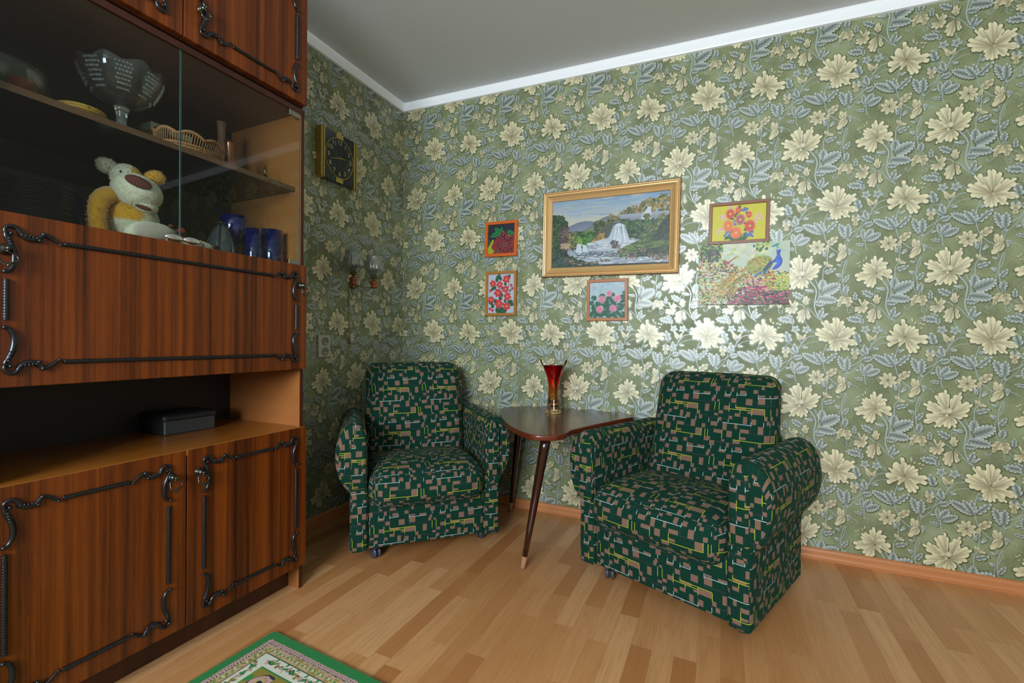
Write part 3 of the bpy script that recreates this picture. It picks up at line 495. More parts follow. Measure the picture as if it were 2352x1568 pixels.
def door(parent,name,y0,y1,z0,z1,pulls,keep=(1,1,1,1),ropes=(1,1,1,1),k=1,lab=None):
    d=wb(MB().box((XC-.018,y0,z0),(XC,y1,z1),bev=.0012),name,[M_ven],parent)
    if lab:d['label']=lab
    iy,iz=.049,.045; L,Rr,T,B=y0+iy,y1-iy,z1-iz,z0+iz
    for on,(y,z,sy,sz) in zip(keep,((L,T,-1,1),(Rr,T,1,1),(L,B,-1,-1),(Rr,B,1,-1))):
        if on: mb=MB(); corner(mb,y,z,sy,sz,k=k); wsub(mb,'corner_scroll',[M_iron],d)
    g=.1*k
    for on,q in zip(ropes,(((XC+.003,L+g,T-.011),(XC+.003,Rr-g,T-.011)),((XC+.003,L+g,B+.011),(XC+.003,Rr-g,B+.011)),((XC+.003,L,B+g+.01),(XC+.003,L,T-g-.01)),((XC+.003,Rr,B+g+.01),(XC+.003,Rr,T-g-.01)))):
        if on: wsub(rope(*q),'rope_moulding',[M_iron],d)
    for (y,z,t) in pulls: wsub(pull(y,z,tilt=t),'ring_handle',[M_bronze],d)
    return d
cab=thing('wall_cabinet','tall striped mahogany cabinet with glass doors, drop front and open niche','cabinet',(-1.70,.84,0))
X0=XC-.0182; XBk=-1.925
def bd(name,lo,hi,m,bev=.0008): return wb(MB().box(lo,hi,bev=bev),name,[m],cab)
def sidep(y0,y1,z1,inner):
    mb=MB(); mb.box((XBk,y0,0),(X0-.0006,y1,z1),0); return wb(mb,'side_panel',[M_light],cab)
# side panel: light veneer inside, dark edge and outside
mb=MB().box((XBk,1.262,0),(X0-.001,1.2655,1.880),0); mb.box((XBk,1.2655,0.0),(X0-.001,1.2765,1.880),1); mb.box((X0-.001,1.2622,.004),(X0,1.2765,1.880),1)
sp=wb(mb,'side_panel',[M_light,M_vend],cab); sp['label']='side panel, pale birch inside and dark outside'
mb=MB().box((XBk,.404,0),(X0,.416,1.880),1); mb.box((XBk,.416,0),(X0-.001,.42,1.880),0); wb(mb,'side_panel',[M_light,M_vend],cab)
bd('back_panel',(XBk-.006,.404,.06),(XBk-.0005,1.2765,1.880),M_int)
bd('kickboard',(-1.575,.42,0),(-1.560,1.262,.085),M_vend)
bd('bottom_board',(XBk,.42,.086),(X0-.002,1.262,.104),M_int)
bd('niche_floor',(XBk,.42,.619),(X0+.0175,1.2618,.6369),M_lightH)
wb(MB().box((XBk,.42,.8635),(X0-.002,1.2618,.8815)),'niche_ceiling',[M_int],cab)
bd('display_floor',(XBk,.42,1.2475),(X0-.002,1.2618,1.2655),M_light)
bd('display_top',(XBk,.42,1.866),(X0-.001,1.2618,1.880),M_inttop)
wb(MB().box((X0-.0005,.404,1.859),(X0+.003,1.2765,1.880),bev=.001),'front_rail',[M_vend],cab)
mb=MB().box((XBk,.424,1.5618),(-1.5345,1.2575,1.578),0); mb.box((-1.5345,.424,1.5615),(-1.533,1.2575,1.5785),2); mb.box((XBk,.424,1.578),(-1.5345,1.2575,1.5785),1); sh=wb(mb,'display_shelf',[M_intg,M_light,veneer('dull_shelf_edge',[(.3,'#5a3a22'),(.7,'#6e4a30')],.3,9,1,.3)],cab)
for z in (1.558,1.45,1.655):
    wb(MB().tube([(-1.556,1.2625,z),(-1.556,1.254,z)],.0028,8),'shelf_pin',[M_chrome],cab)
def pane(y0,y1,x,lab):
    mb=MB().box((x-.002,y0,1.268),(x+.002,y1,1.866),0); mb.box((x-.0021,y1-.0003,1.268),(x+.0021,y1+.0001,1.866),1); mb.box((x-.0021,y0-.0001,1.268),(x+.0021,y0+.0003,1.866),1)
    d=wb(mb,'glass_door',[M_pane,M_edge],cab); d['label']=lab; return d
gl=pane(.424,.8275,-1.5068,'clear glass swing door with pale green edge'); gr=pane(.830,1.2585,-1.5068,'clear glass swing door with pale green edge')
for g_,yh,sg in ((gl,.812,-1),(gr,.862,1)):
    mb=MB(); M=Matrix.Translation((-1.5045,yh,1.2825))@Matrix.Rotation(R(90),4,'Y')
    mb.lathe([(0,.0065),(.008,.0062),(.016,.004),(.0185,.0015),(.0185,0),(0,0)],24,M=M@Matrix.Diagonal((.62,1.35,1,1)))
    wsub(mb,'oval_handle',[M_chrome],g_)
mb=MB().box((-1.512,.7905,1.2655),(-1.502,.7935,1.284)); wsub(mb,'door_catch',[M_chrome],gr)
for z0,z1 in ((1.8405,1.861),(1.2665,1.2845)):
    mb=MB().box((-1.5125,1.213,z0),(-1.5035,1.2585,z1),1); mb.box((-1.5145,1.208,z0),(-1.5015,1.2135,z1),0); wsub(mb,'pivot_hinge',[M_chrome,mat('dull_hinge_metal','#7f8270',.5,metal=.5)],gr)
door(cab,'lower_door',YA,YS-.0015,.0975,.6365,[(.795,.566,0)],lab='lower left door with ring handle at its right')
door(cab,'lower_door',YS+.0015,YR,.0975,.6365,[(.874,.562,0)],lab='lower right door with ring handle at its left')
door(cab,'drop_front',YA,1.276,.8625,1.2655,[(.447,1.178,.0),(1.249,1.186,0)],lab='wide drop front with cast scrolls at its corners')
top=thing('top_cabinet','striped mahogany top cabinet with two scroll-trimmed doors reaching towards the ceiling','cabinet',(-1.70,.84,1.8805))
wb(MB().box((XBk,.41,1.8805),(X0-.03,1.268,1.8885)),'plinth',[M_int],top)
wb(MB().box((XBk,.404,1.8885),(X0-.0005,1.272,2.38),0),'carcass',[M_vend],top)
door(top,'upper_door',YA,.8215,1.8935,2.375,[(.772,2.01,0)],keep=(1,0,1,0),ropes=(1,0,1,0),lab='upper left door')
ud=door(top,'upper_door',.8245,1.2735,1.8935,2.375,[(.874,2.005,0)],keep=(0,1,0,1),ropes=(1,1,0,1),lab='upper right door')
for d,yy,sy in ((ud,.8735,-1),([c for c in top.children if c.name.startswith('upper_door') and c!=ud][0],.7725,1)):
    mb=MB(); corner(mb,yy,1.9405,sy,-1); mb.ball((XC+.006,yy,2.0),.005,8); wsub(mb,'corner_scroll',[M_iron],d)
# ---------------------------------------------------------------- things in the cabinet
ZS=1.5787; ZF=1.2656; ZN=.6371
rg=random.Random(11)
def ribs(n,amp,z0=0): return lambda r,z,a,t:(r*(1+amp*abs(math.sin(n*a/2))*min(1,max(0,(t-z0)*3))),z)
# crystal compote
cp_=thing('crystal_compote','footed cut-crystal bowl with a wavy scalloped rim on the upper glass shelf','bowl',(-1.63,.735,ZS))
MB().lathe([(0,.0),(.044,.0),(.046,.004),(.03,.010),(.014,.018),(.0115,.03),(.0125,.06),(.016,.078),(.02,.085),(0,.087)],10,mod=lambda r,z,a,t:(r,z)).build('foot',[M_crystal],cp_)
def bowlmod(r,z,a,t):
    o=max(0,(z-.085)/.11); k=1+.045*math.cos(8*a)*o; return (r*k,z+.0055*math.cos(8*a)*o**2+.006*math.sin(a+.6)*o)
pr=[(.0,.086),(.02,.088),(.05,.1),(.078,.125),(.094,.16),(.104,.192),(.1025,.194),(.09,.162),(.074,.128),(.047,.105),(.018,.094),(0,.092)]
mb=MB().lathe(pr,96,mod=bowlmod)
for k in range(8):
    a0=2*math.pi*(k+.5)/8
    for j in range(7):
        for i in range(-2,3):
            z=.115+j*.0105; r=np.interp(z,[.1,.125,.16,.192],[.05,.078,.094,.103]); a=a0+i*.085+(.04 if j%2 else 0); mb.ball((r*math.cos(a),r*math.sin(a),z+.002),.0034,6)
for f in range(len(mb.f)):
    if f>=96*(len(pr)-1): mb.m[f]=1
mb.build('bowl',[M_thin,M_crystal],cp_)
# crystal fruit bowl with apples
fb=thing('crystal_fruit_bowl','wide cut-crystal bowl at the left end of the upper shelf','bowl',(-1.66,.475,ZS))
def star(r,z,a,t): return (r*(1+.03*math.cos(16*a)*(1 if .01<z<.06 else 0)),z)
MB().lathe([(0,0),(.06,0),(.085,.012),(.104,.036),(.108,.06),(.106,.078),(.102,.08),(.101,.06),(.096,.038),(.078,.018),(.055,.008),(0,.007)],64,mod=star).build('bowl_body',[M_thin],fb)
def fruit(name,lab,c,r,col,col2):
    t=thing(name,lab,'decoration',(-1.66+c[0],.475+c[1],ZS+c[2]))
    MB().lathe([(0,-.85*r),(.5*r,-.8*r),(.9*r,-.35*r),(r,.1*r),(.8*r,.6*r),(.4*r,.82*r),(0,.7*r)],20).build('fruit_body',[mat(name+'_skin',col,.35)],t)
    MB().tube([(0,0,.7*r),(.002,0,1.05*r)],.0015,6).build('stalk',[mat(name+'_stalk',col2,.6)],t)
fruit('artificial_apple','dark green artificial apple in the crystal fruit bowl',(.0,-.005,.062),.042,'#0f5c3c','#7a2030')
fruit('artificial_peach','orange-red artificial fruit low in the crystal fruit bowl',(.025,.045,.04),.03,'#a8401e','#4b3a20')
fruit('artificial_berry','small crimson artificial fruit behind the green apple in the crystal bowl',(-.045,.02,.08),.03,'#8a1430','#3a4020')
# wicker plate and basket
M_wick=mat('honey_wicker','#a8744a',.55); M_wickd=mat('gold_wicker','#b98f3c',.5)
def braid(mb,path,r,n=3,mi=0,tw=1.3,closed=True,amp=None):
    P=[Vector(p) for p in path]; K=len(P); amp=amp or r
    for s_ in range(n):
        q=[]
        for i,p in enumerate(P):
            t=(P[(i+1)%K]-P[i-1]).normalized(); u=Vector((0,0,1)); w_=t.cross(u).normalized(); a=tw*i+2*math.pi*s_/n; q.append(p+u*amp*math.cos(a)+w_*amp*math.sin(a))
        mb.tube(q,r,6,mi,closed=closed)
pl=thing('wicker_plate','flat golden woven plate between the crystal bowl and the footed bowl','plate',(-1.62,.636,ZS))
mb=MB()
for k in range(9):
    r=.008+k*.0052; mb.tube([(r*math.cos(a),r*math.sin(a),.004+.0022*k*(k>5)) for a in np.linspace(0,2*math.pi,40,endpoint=False)],.0035,6,closed=True)
for i in range(24):
    a=2*math.pi*i/24; mb.tube([(0,0,.004),(.035*math.cos(a),.035*math.sin(a),.007),(.048*math.cos(a),.048*math.sin(a),.026)],.0022,5)
mb.build('woven_base',[M_wickd],pl); mb=MB(); braid(mb,[(.0495*math.cos(a),.0495*math.sin(a),.028) for a in np.linspace(0,2*math.pi,90,endpoint=False)],.0028,amp=.003); mb.build('braided_rim',[M_wickd],pl)
bk=thing('wicker_basket','oval open-weave wicker basket with a looped rim on the upper shelf','basket',(-1.645,.935,ZS),R(4))
A_,B_=.072,.103
E=lambda a,k,z:(A_*k*math.cos(a),B_*k*math.sin(a),z)
mb=MB()
for k in range(1,7): mb.tube([E(a,k/7,.003) for a in np.linspace(0,2*math.pi,48,endpoint=False)],.0035,6,closed=True)
for i in range(30): a=2*math.pi*i/30; mb.tube([(0,0,.003),E(a,.9,.003)],.0022,5)
mb.build('woven_base',[M_wick],bk)
mb=MB()
for j in range(4): braid(mb,[E(a,.86+.035*j,.006+.0085*j) for a in np.linspace(0,2*math.pi,110,endpoint=False)],.0024,amp=.0026)
for i in range(44): a=2*math.pi*i/44; mb.tube([E(a,.84,.0),E(a,.92,.02),E(a,.98,.036)],.0022,5)
mb.build('woven_wall',[M_wick],bk)
mb=MB(); lw=lambda a:.058+.014*abs(math.sin(4*a))
braid(mb,[E(a,1.03,lw(a)) for a in np.linspace(0,2*math.pi,150,endpoint=False)],.003,amp=.0032)
for i in range(80):
    a=2*math.pi*i/80; mb.tube([E(a,.985,.036),E(a+.03,1.02,lw(a)*.86),E(a+.05,1.03,lw(a))],.0014,5)
mb.build('looped_rim',[M_wick],bk)
# box behind
bx=thing('trinket_box','cream lidded box with a dark flower ornament behind the basket','box',(-1.80,.945,ZS),R(3))
MB().box((-.03,-.065,0),(.03,.065,.115),bev=.002).build('box_body',[mat('olive_box','#6d6a48',.5)],bx)
MB().box((-.033,-.068,.115),(.033,.068,.14),bev=.003).build('lid',[mat('cream_lid','#b9b596',.45)],bx)
mb=MB()
for i in range(7): a=2*math.pi*i/7; mb.ball((.034,-.035+.02*math.cos(a),.105+.02*math.sin(a)),.011,8,sc=(.35,1,1))
mb.build('ornament',[mat('dark_bronze_flower','#4a3a2c',.35,metal=.3)],bx); MB().ball((.038,-.035,.105),.012,10,sc=(.5,1,1)).build('ornament_centre',[mat('pinkish_stone','#8d6550',.3)],bx)
wv=tag(MB().lathe([(0,0),(.03,0),(.036,.01),(.038,.05),(.034,.09),(.022,.13),(.014,.16),(.013,.2),(.0165,.236),(.0125,.236),(.009,.2),(0,.19)],32).build('wooden_vase',[mat('matt_tan_wood','#8a6450',.55)]),'slim tan vase at the back of the upper shelf beside the side panel','vase'); wv.location=(-1.76,1.115,ZS)
bv=thing('brass_vase','small copper-coloured waisted vase standing before the tan vase','vase',(-1.655,1.078,ZS))
MB().lathe([(0,0),(.03,0),(.031,.006),(.027,.012),(.016,.02),(0,.02)],28).build('base',[mat('dark_gilt','#5e4a22',.35,metal=.8)],bv)
MB().lathe([(0,.018),(.017,.018),(.021,.03),(.017,.06),(.014,.09),(.0155,.118),(.018,.128),(.0155,.128),(.012,.1),(0,.09)],28).build('vase_body',[mat('polished_copper','#9a6248',.2,metal=.85)],bv)
be=thing('brass_bell','tiny dark brass bell at the right end of the upper shelf','bell',(-1.60,1.182,ZS))
MB().lathe([(0,.03),(.006,.032),(.01,.024),(.014,.012),(.02,.002),(.0215,0),(.019,0),(.012,.012),(0,.026)],24).build('bell_cup',[mat('aged_brass','#4c4334',.25,metal=.85)],be)
MB().lathe([(0,.03),(.004,.031),(.0028,.04),(.006,.047),(.0045,.055),(.0015,.06),(.003,.066),(0,.07)],16).build('bell_handle',[mat('aged_brass_handle','#5a5040',.22,metal=.85)],be)
# lower display: plates, blue glass, plush
M_blue=frost(thin_glass('cobalt_glass','#4a64f0',.03,1.5,2.0),'#1024c8',.07)
M_dplate=thin_glass('smoked_glass','#141618',.02,1.5,1.0); M_dplate=mat('smoked_glass_plate','#0b0d0c',.12,coat=.3)
plate0=None
for i in range(14):
    if plate0 is None:
        plate0=MB().lathe([(0,0),(.05,0),(.062,.004),(.082,.012),(.101,.016),(.101,.0178),(.08,.0145),(.058,.006),(0,.003)],48).build('dinner_plate',[M_dplate]); o=plate0
    else: o=plate0.copy(); C.objects.link(o)
    o.location=(-1.70+.002*math.sin(i*2),.553+.002*math.cos(i*3),ZF+.0003+.0079*i); tag(o,'smoked glass dinner plate in the dark stack at the left of the lower shelf','plate','smoked glass plates in the left stack')
bb=tag(MB().lathe([(0,0),(.03,0),(.032,.004),(.031,.13),(.026,.134),(.024,.13),(.027,.008),(0,.006)],32).build('cobalt_tumbler',[M_blue]),'tall dark cobalt tumbler half hidden behind the plush arm','glass'); bb.location=(-1.78,.675,ZF)
def tumbler(x,y,r,h,lab):
    o=MB().lathe([(0,0),(r*.94,0),(r,.004),(r,h),(r-.0022,h),(r-.0024,.01),(0,.008)],48).build('cobalt_tumbler',[M_blue]); o.location=(x,y,ZF); return tag(o,lab,'glass')
tumbler(-1.60,1.135,.029,.124,'cobalt blue straight tumbler, left of the two front ones'); tumbler(-1.60,1.213,.041,.136,'widest cobalt blue tumbler beside the birch side panel'); tumbler(-1.70,1.20,.036,.128,'dark violet-blue tumbler behind the widest cobalt tumbler')
g3=thing('cobalt_goblet','stemmed round cobalt blue goblet behind the tumblers','glass',(-1.69,1.118,ZF))
MB().lathe([(0,.075),(.02,.08),(.042,.1),(.05,.13),(.046,.165),(.041,.18),(.039,.18),(.044,.162),(.0475,.13),(.04,.103),(.018,.084),(0,.08)],40).build('goblet_bowl',[M_blue],g3)
MB().lathe([(0,0),(.032,0),(.033,.003),(.012,.009),(.006,.02),(.005,.06),(.012,.078),(0,.08)],28).build('goblet_foot',[M_blue],g3)
g4=thing('glass_flask','smoky teardrop flask with dark bands beside the plush foot','bottle',(-1.62,1.028,ZF))
MB().lathe([(0,0),(.036,0),(.044,.012),(.046,.03),(.041,.055),(.03,.085),(.017,.11),(.009,.122),(0,.124)],40).build('flask_body',[mat('smoky_glass','#5b5e66',.08,trans=.55,coat=.4)],g4)
mb=MB()
for a in (.3,1.35,2.4,3.45,4.5,5.55):
    mb.tube([((r+.001)*math.cos(a),(r+.001)*math.sin(a),z) for r,z in ((.036,.004),(.0445,.014),(.0465,.03),(.0415,.055),(.0305,.085),(.0175,.11),(.009,.122))],.0035,6)
mb.build('dark_band',[M_black],g4); MB().lathe([(0,.12),(.01,.12),(.013,.126),(.009,.131),(0,.132)],16).build('stopper',[M_black],g4)
# low dark-blue bowls behind the plush
M_navy=mat('navy_glass','#060a30',.06,coat=.6)
b0=MB().lathe([(0,0),(.03,0),(.06,.03),(.07,.06),(.068,.062),(.056,.032),(.028,.005),(0,.005)],40).build('navy_bowl',[M_navy]); b0.location=(-1.80,.97,ZF); tag(b0,'dark navy glass bowl at the back behind the plush muzzle','bowl')
b1=MB().lathe([(0,0),(.035,0),(.04,.01),(.05,.1),(.046,.1),(.036,.012),(0,.008)],40).build('navy_jar',[M_navy]); b1.location=(-1.83,.76,ZF); tag(b1,'dark navy glass jar at the back left of the plush','jar')
# plush dog
M_pc=mat('cream_terry_plush','#cfc9b4',.95,vcol=True,sheen=.6,bump=(1100,.7,.0012)); M_pf=mat('dull_brown_felt','#5b2c22',.9,bump=(300,.3,.001))
M_py=mat('yellow_terry_plush','#c98a16',.95,sheen=.5,bump=(1100,.7,.0012)); M_ppink=mat('pale_pink_plush_sole','#bfae9d',.95,sheen=.5,bump=(420,.6,.003)); M_eye=mat('shiny_black_bead','#05060a',.08,coat=1)
pd=thing('plush_dog','white and yellow plush dog with big brown nose sitting behind the glass doors','plush toy',(-1.64,.79,ZF))
cr,ye=lin('#d2c9b0'),lin('#cd9118')
def tufts(mb,c,r,sc,rot,n,L=.0040,col=None,cf=None):
    rm=rot or Matrix.Rotation(0,3,'X'); vs=[];fs=[];cs=[]
    for k in range(n):
        z=rg.uniform(-1,1); a=rg.uniform(0,6.283); q=math.sqrt(1-z*z); d=Vector((q*math.cos(a),q*math.sin(a),z)); p=Vector(c)+rm@(Vector((d.x*sc[0],d.y*sc[1],d.z*sc[2]))*r*.985)
        nn=(rm@Vector((d.x/sc[0],d.y/sc[1],d.z/sc[2]))).normalized(); t=nn.orthogonal().normalized(); t.rotate(Matrix.Rotation(rg.uniform(0,6.283),3,nn)); tip=p+(nn+Vector((rg.uniform(-.6,.6),rg.uniform(-.6,.6),rg.uniform(-.7,.3)))).normalized()*L*rg.uniform(.6,1.2)
        k0=len(vs); vs+=[p+t*.0011,p-t*.0011,tip]; fs.append((k0,k0+1,k0+2)); cc=mulc(cf(p) if cf else (col or cr),rg.uniform(.82,1.1)); cs+=[cc]*3
    mb.add(vs,fs,0,cs,smooth=False)
def pball(mb,c,r,sc=(1,1,1),rot=None,cf=None,col=None,n=44):
    mb.ball(c,r,n,sc=sc,rot=rot,jit=.022,rng=rg,col=col or cr,colf=cf); tufts(mb,c,r,sc,rot,int(1000000*r*r),col=col,cf=cf)
mb=MB(); pball(mb,(-.02,-.015,.075),.07,(.95,1.0,1.05),cf=lambda p:ye if (p.y<-.022+.012*math.sin(p.z*90) and p.z>.064) else cr); mb.build('body',[M_pc],pd)
mb=MB(); rx=Matrix.Rotation(R(-18),3,'X')
pball(mb,(.005,-.022,.196),.040,(1,1,1.0),cf=lambda p:ye if p.y>-.008 else cr)
pball(mb,(.03,.005,.152),.056,(1.02,1.12,.9),rot=rx)
pball(mb,(.035,.022,.112),.034,(.9,1.0,.6),rot=rx)
HM=Matrix.Translation((.0,-.012,.004))@Matrix.Rotation(R(-30),4,'Z'); hd=mb.build('head',[M_pc],pd,M=HM)
mb=MB(); mb.ball((0,0,0),.033,28,sc=(.38,1,.52)); mb.build('nose',[M_pf],hd,M=Matrix.Translation((.083,.012,.168))@Matrix.Rotation(R(-20),4,'X')@Matrix.Rotation(R(-14),4,'Y'))
mb=MB(); mb.ball((0,0,0),.02,20,sc=(.4,1,.3)); mb.build('mouth',[M_pf],hd,M=Matrix.Translation((.071,.022,.098))@Matrix.Rotation(R(-14),4,'X'))
for e in ((.041,-.032,.202),(.044,-.006,.1985)): mb=MB(); mb.ball((0,0,0),.0042,14); mb.build('eye',[M_eye],hd,M=Matrix.Translation(e))
for c,col,rot in (((-.0,-.068,.224),cr,R(-25)),((.012,.046,.208),ye,R(20))):
    mb=MB(); rm=Matrix.Rotation(rot,3,'X'); mb.ball(c,.0245,32,sc=(.7,1.05,.86),jit=.07,rng=rg,rot=rm,col=col); tufts(mb,c,.0245,(.7,1.05,.86),rm,700,.006,col); mb.ball((c[0]+.012,c[1],c[2]-.004),.013,16,sc=(.4,1,.6),jit=.05,rng=rg,rot=rm,col=mulc(col,.72)); mb.build('ear',[M_pc],pd,M=HM)
mb=MB(); P=spline([(-.005,-.04,.128),(.0,-.075,.135),(.005,-.103,.11),(.01,-.112,.06),(.012,-.106,.006)],8)
mb.tube(P,[.022+.003*math.sin(i*.16) for i in range(len(P))],26,rf=lambda i,a:1+rg.uniform(-.05,.05),col=ye)
for q in P[::2]: tufts(mb,tuple(q),.0235,(1,1,1),None,150,.005,ye)
mb.build('arm',[M_pc],pd)
mb=MB(); pball(mb,(.062,.0,.0315),.034,(.9,2.05,.98),rot=Matrix.Rotation(R(5),3,'X'),n=48); ft=mb.build('foot',[M_pc],pd)
mb=MB(); mb.ball((.086,-.006,.034),.03,30,sc=(.42,1.85,.86),jit=.01,rng=rg,rot=Matrix.Rotation(R(5),3,'X')); mb.build('sole',[M_ppink],ft)
for q in ((.082,.042,.062),(.084,.06,.05),(.086,.066,.034)): mb=MB(); mb.ball(q,.0075,12,sc=(.9,1.1,.75)); mb.build('toe_pad',[M_pf],ft)
mb=MB(); pball(mb,(.045,.135,.02),.03,(1.0,1.9,.72),n=44,cf=lambda p:ye if p.z>.034 else cr); mb.tube([(.0,.03,.03),(.02,.075,.028),(.03,.11,.026)],.02,20,rf=lambda i,a:1+rg.uniform(-.05,.05),col=ye); f2=mb.build('foot',[M_pc],pd)
mb=MB(); mb.ball((.068,.128,.02),.018,20,sc=(.55,1.5,.8)); mb.build('sole',[mat('grey_brown_sole','#8d8070',.9)],f2)
for q in ((.06,.19,.03),(.062,.192,.014),(.064,.186,.006)): mb=MB(); mb.ball(q,.007,10); mb.build('toe_pad',[M_pf],f2)
M_tag=mat('red_fabric_tag','#b0241a',.6); MB().box((-.0006,0,0),(.0006,.02,.014)).build('sewn_label',[M_tag],pd,M=Matrix.Translation((.055,.078,.052))@Matrix.Rotation(R(14),4,'X'))
# metal mesh box in the niche, small dark thing at its left end
M_meshbox=mat('perforated_grey_metal','#50565a',.45,metal=.35)
g=NT(M_meshbox); tc=g.n('TexCoord').outputs['Object']; sp_=g.n('SeparateXYZ',{0:tc}); k1=g.math('SINE',g.math('MULTIPLY',g.math('ADD',sp_.outputs[1],sp_.outputs[2]),1400.)); k2=g.math('SINE',g.math('MULTIPLY',g.math('SUBTRACT',sp_.outputs[1],sp_.outputs[2]),1400.))
g.link(g.mix(g.math('GREATER_THAN',g.math('MULTIPLY',k1,k2),.1),lin('#5a6062'),lin('#101213')),'Base Color')
tb=thing('metal_box','grey perforated metal box with lid in the open niche','box',(-1.835,1.012,ZN),R(-2))
MB().box((-.075,-.086,0),(.075,.086,.052),bev=.004).build('box_body',[M_meshbox],tb); mb=MB().box((-.079,-.090,.048),(.079,.090,.072),bev=.006); mb.box((-.045,-.055,.072),(.045,.055,.0735),bev=.0006); mb.build('lid',[mat('dull_metal_lid','#2c3031',.45,metal=.35)],tb)
nk=thing('dark_figurine','small black object with a gilt highlight speck at the left end of the open niche','figurine',(-1.545,.437,ZN))
MB().lathe([(0,0),(.018,0),(.02,.01),(.014,.03),(.017,.045),(.008,.056),(0,.058)],20).build('figure_body',[M_black],nk); MB().ball((.015,.006,.03),.003,8).build('highlight_speck',[M_gold],nk)  # small gilt ball stands for the highlight on the black body
# ---------------------------------------------------------------- upholstery cloth (printed repeat of small boxes and thin broken lines)
BR=[(345,200,100,60),(440,135,45,50),(500,240,60,100),(660,240,40,75),(795,165,55,95),(910,190,60,75),(985,305,70,100),(1110,220,50,55),(1150,345,55,55),(395,305,125,50),(555,345,75,85),(770,310,120,50),(740,405,80,35),(1065,425,95,95),(645,450,95,50),(245,400,50,50),(460,430,40,30),(275,465,38,70),(312,468,32,70),(520,495,40,60),(665,545,80,50),(845,545,60,50),(950,500,40,50),(435,575,90,40),(245,580,40,50),(300,637,40,30),(530,650,65,60),(745,680,90,85),(915,680,95,85),(930,612,80,26),(1085,640,95,40),(1180,530,65,50),(1190,735,45,55),(1090,850,65,105),(415,745,75,60),(330,800,60,45),(255,830,55,35),(625,760,140,36),(855,820,160,75),(740,825,60,28),(565,848,75,45),(465,880,50,45),(950,915,50,55)]
YE=[(600,415,1100,490),(1106,490,1116,380),(690,425,710,330),(460,295,440,405),(245,280,230,385),(1175,390,1155,510),(465,685,450,800),(455,750,765,810),(553,705,550,755),(550,735,945,800),(775,775,760,865),(945,800,930,895),(607,785,605,830),(255,650,235,765),(320,660,300,770)]
WH_=[(470,180,870,240),(872,190,865,245),(560,145,557,182),(275,125,262,180),(1040,205,1030,265),(415,130,408,185),(415,515,410,560),(410,555,490,570),(492,525,490,572),(582,540,575,592),(577,570,708,590),(708,592,710,550),(282,500,272,545),(882,590,870,650),(872,630,1140,665),(1140,667,1142,630)]
MV=[(215,430,600,470),(250,105,640,150),(1050,180,1220,200),(860,245,850,345),(850,345,1020,358),(432,405,420,515),(592,470,590,540),(590,485,712,495),(714,495,708,550),(893,475,885,590),(1150,510,1142,630),(490,572,470,690),(576,592,560,705),(868,650,855,760),(860,740,1180,770),(236,765,226,840),(300,770,286,880),(450,800,432,910),(760,865,735,990),(930,895,910,1010)]
def cloth_mat():
    m=mat('green_printed_upholstery','#0b4332',.92,sheen=.1,spec=.25,bump=(900,.35,.0006)); g=NT(m)
    m.node_tree.nodes['Principled BSDF'].inputs['Sheen Tint'].default_value=(*lin('#2f7a5c'),1)
    uv=g.n('UVMap').outputs[0]; p=g.n('VectorMath',{0:g.n('VectorMath',{0:uv,1:(1/.272,1/.222,1)},operation='MULTIPLY').outputs[0]},operation='FRACTION').outputs[0]
    sp=g.n('SeparateXYZ',{0:p}); px,py=sp.outputs[0],sp.outputs[1]
    A=np.array([[970,-130],[120,760]],float); Ai=np.linalg.inv(A)
    def tf(x,y): q=Ai@np.array([x-215,y-100]); return q[0]%1,1-(q[1]%1)
    def field(rects):
        acc=None
        for (u,v,a,b) in rects:
            for du in (-1,0,1):
                for dv in (-1,0,1):
                    cu,cv=u+du,v+dv
                    if cu+a<0 or cu-a>1 or cv+b<0 or cv-b>1: continue
                    d=g.math('MAXIMUM',g.math('ABSOLUTE',g.math('MULTIPLY_ADD',px,1/a,-cu/a)),g.math('ABSOLUTE',g.math('MULTIPLY_ADD',py,1/b,-cv/b)))
                    acc=d if acc is None else g.math('MINIMUM',acc,d)
        return g.math('LESS_THAN',acc,1.0)
    def lines(L,t):
        out=[]
        for x0,y0,x1,y1 in L:
            q0=Ai@np.array([x0-215,y0-100]); q1=Ai@np.array([x1-215,y1-100]); c=(q0+q1)/2; d=abs(q1-q0)/2
            if d[0]*970>d[1]*770: a,b=d[0],t/2/770
            else: a,b=t/2/970,d[1]
            out.append((c[0]%1,1-(c[1]%1),a,b))
        return out
    c=g.mix(field(lines(MV,5)),lin('#053427'),lin('#4a3b48'))
    c=g.mix(field([(*tf(x,y),w_/2/970,h_/2/770) for x,y,w_,h_ in BR]),c,lin('#7f6253'))
    c=g.mix(field(lines(WH_,8)),c,lin('#a9b9bb')); c=g.mix(field(lines(YE,8)),c,lin('#a9b02a'))
    n=g.n('TexNoise',{'Vector':uv,'Scale':700.0,'Detail':1.0}).outputs[0]
    c=g.mix(g.math('MULTIPLY',n,.35),c,g.mix(1.0,c,(.45,.45,.45),'MULTIPLY')); g.link(c,'Base Color'); return m
M_cloth=cloth_mat()
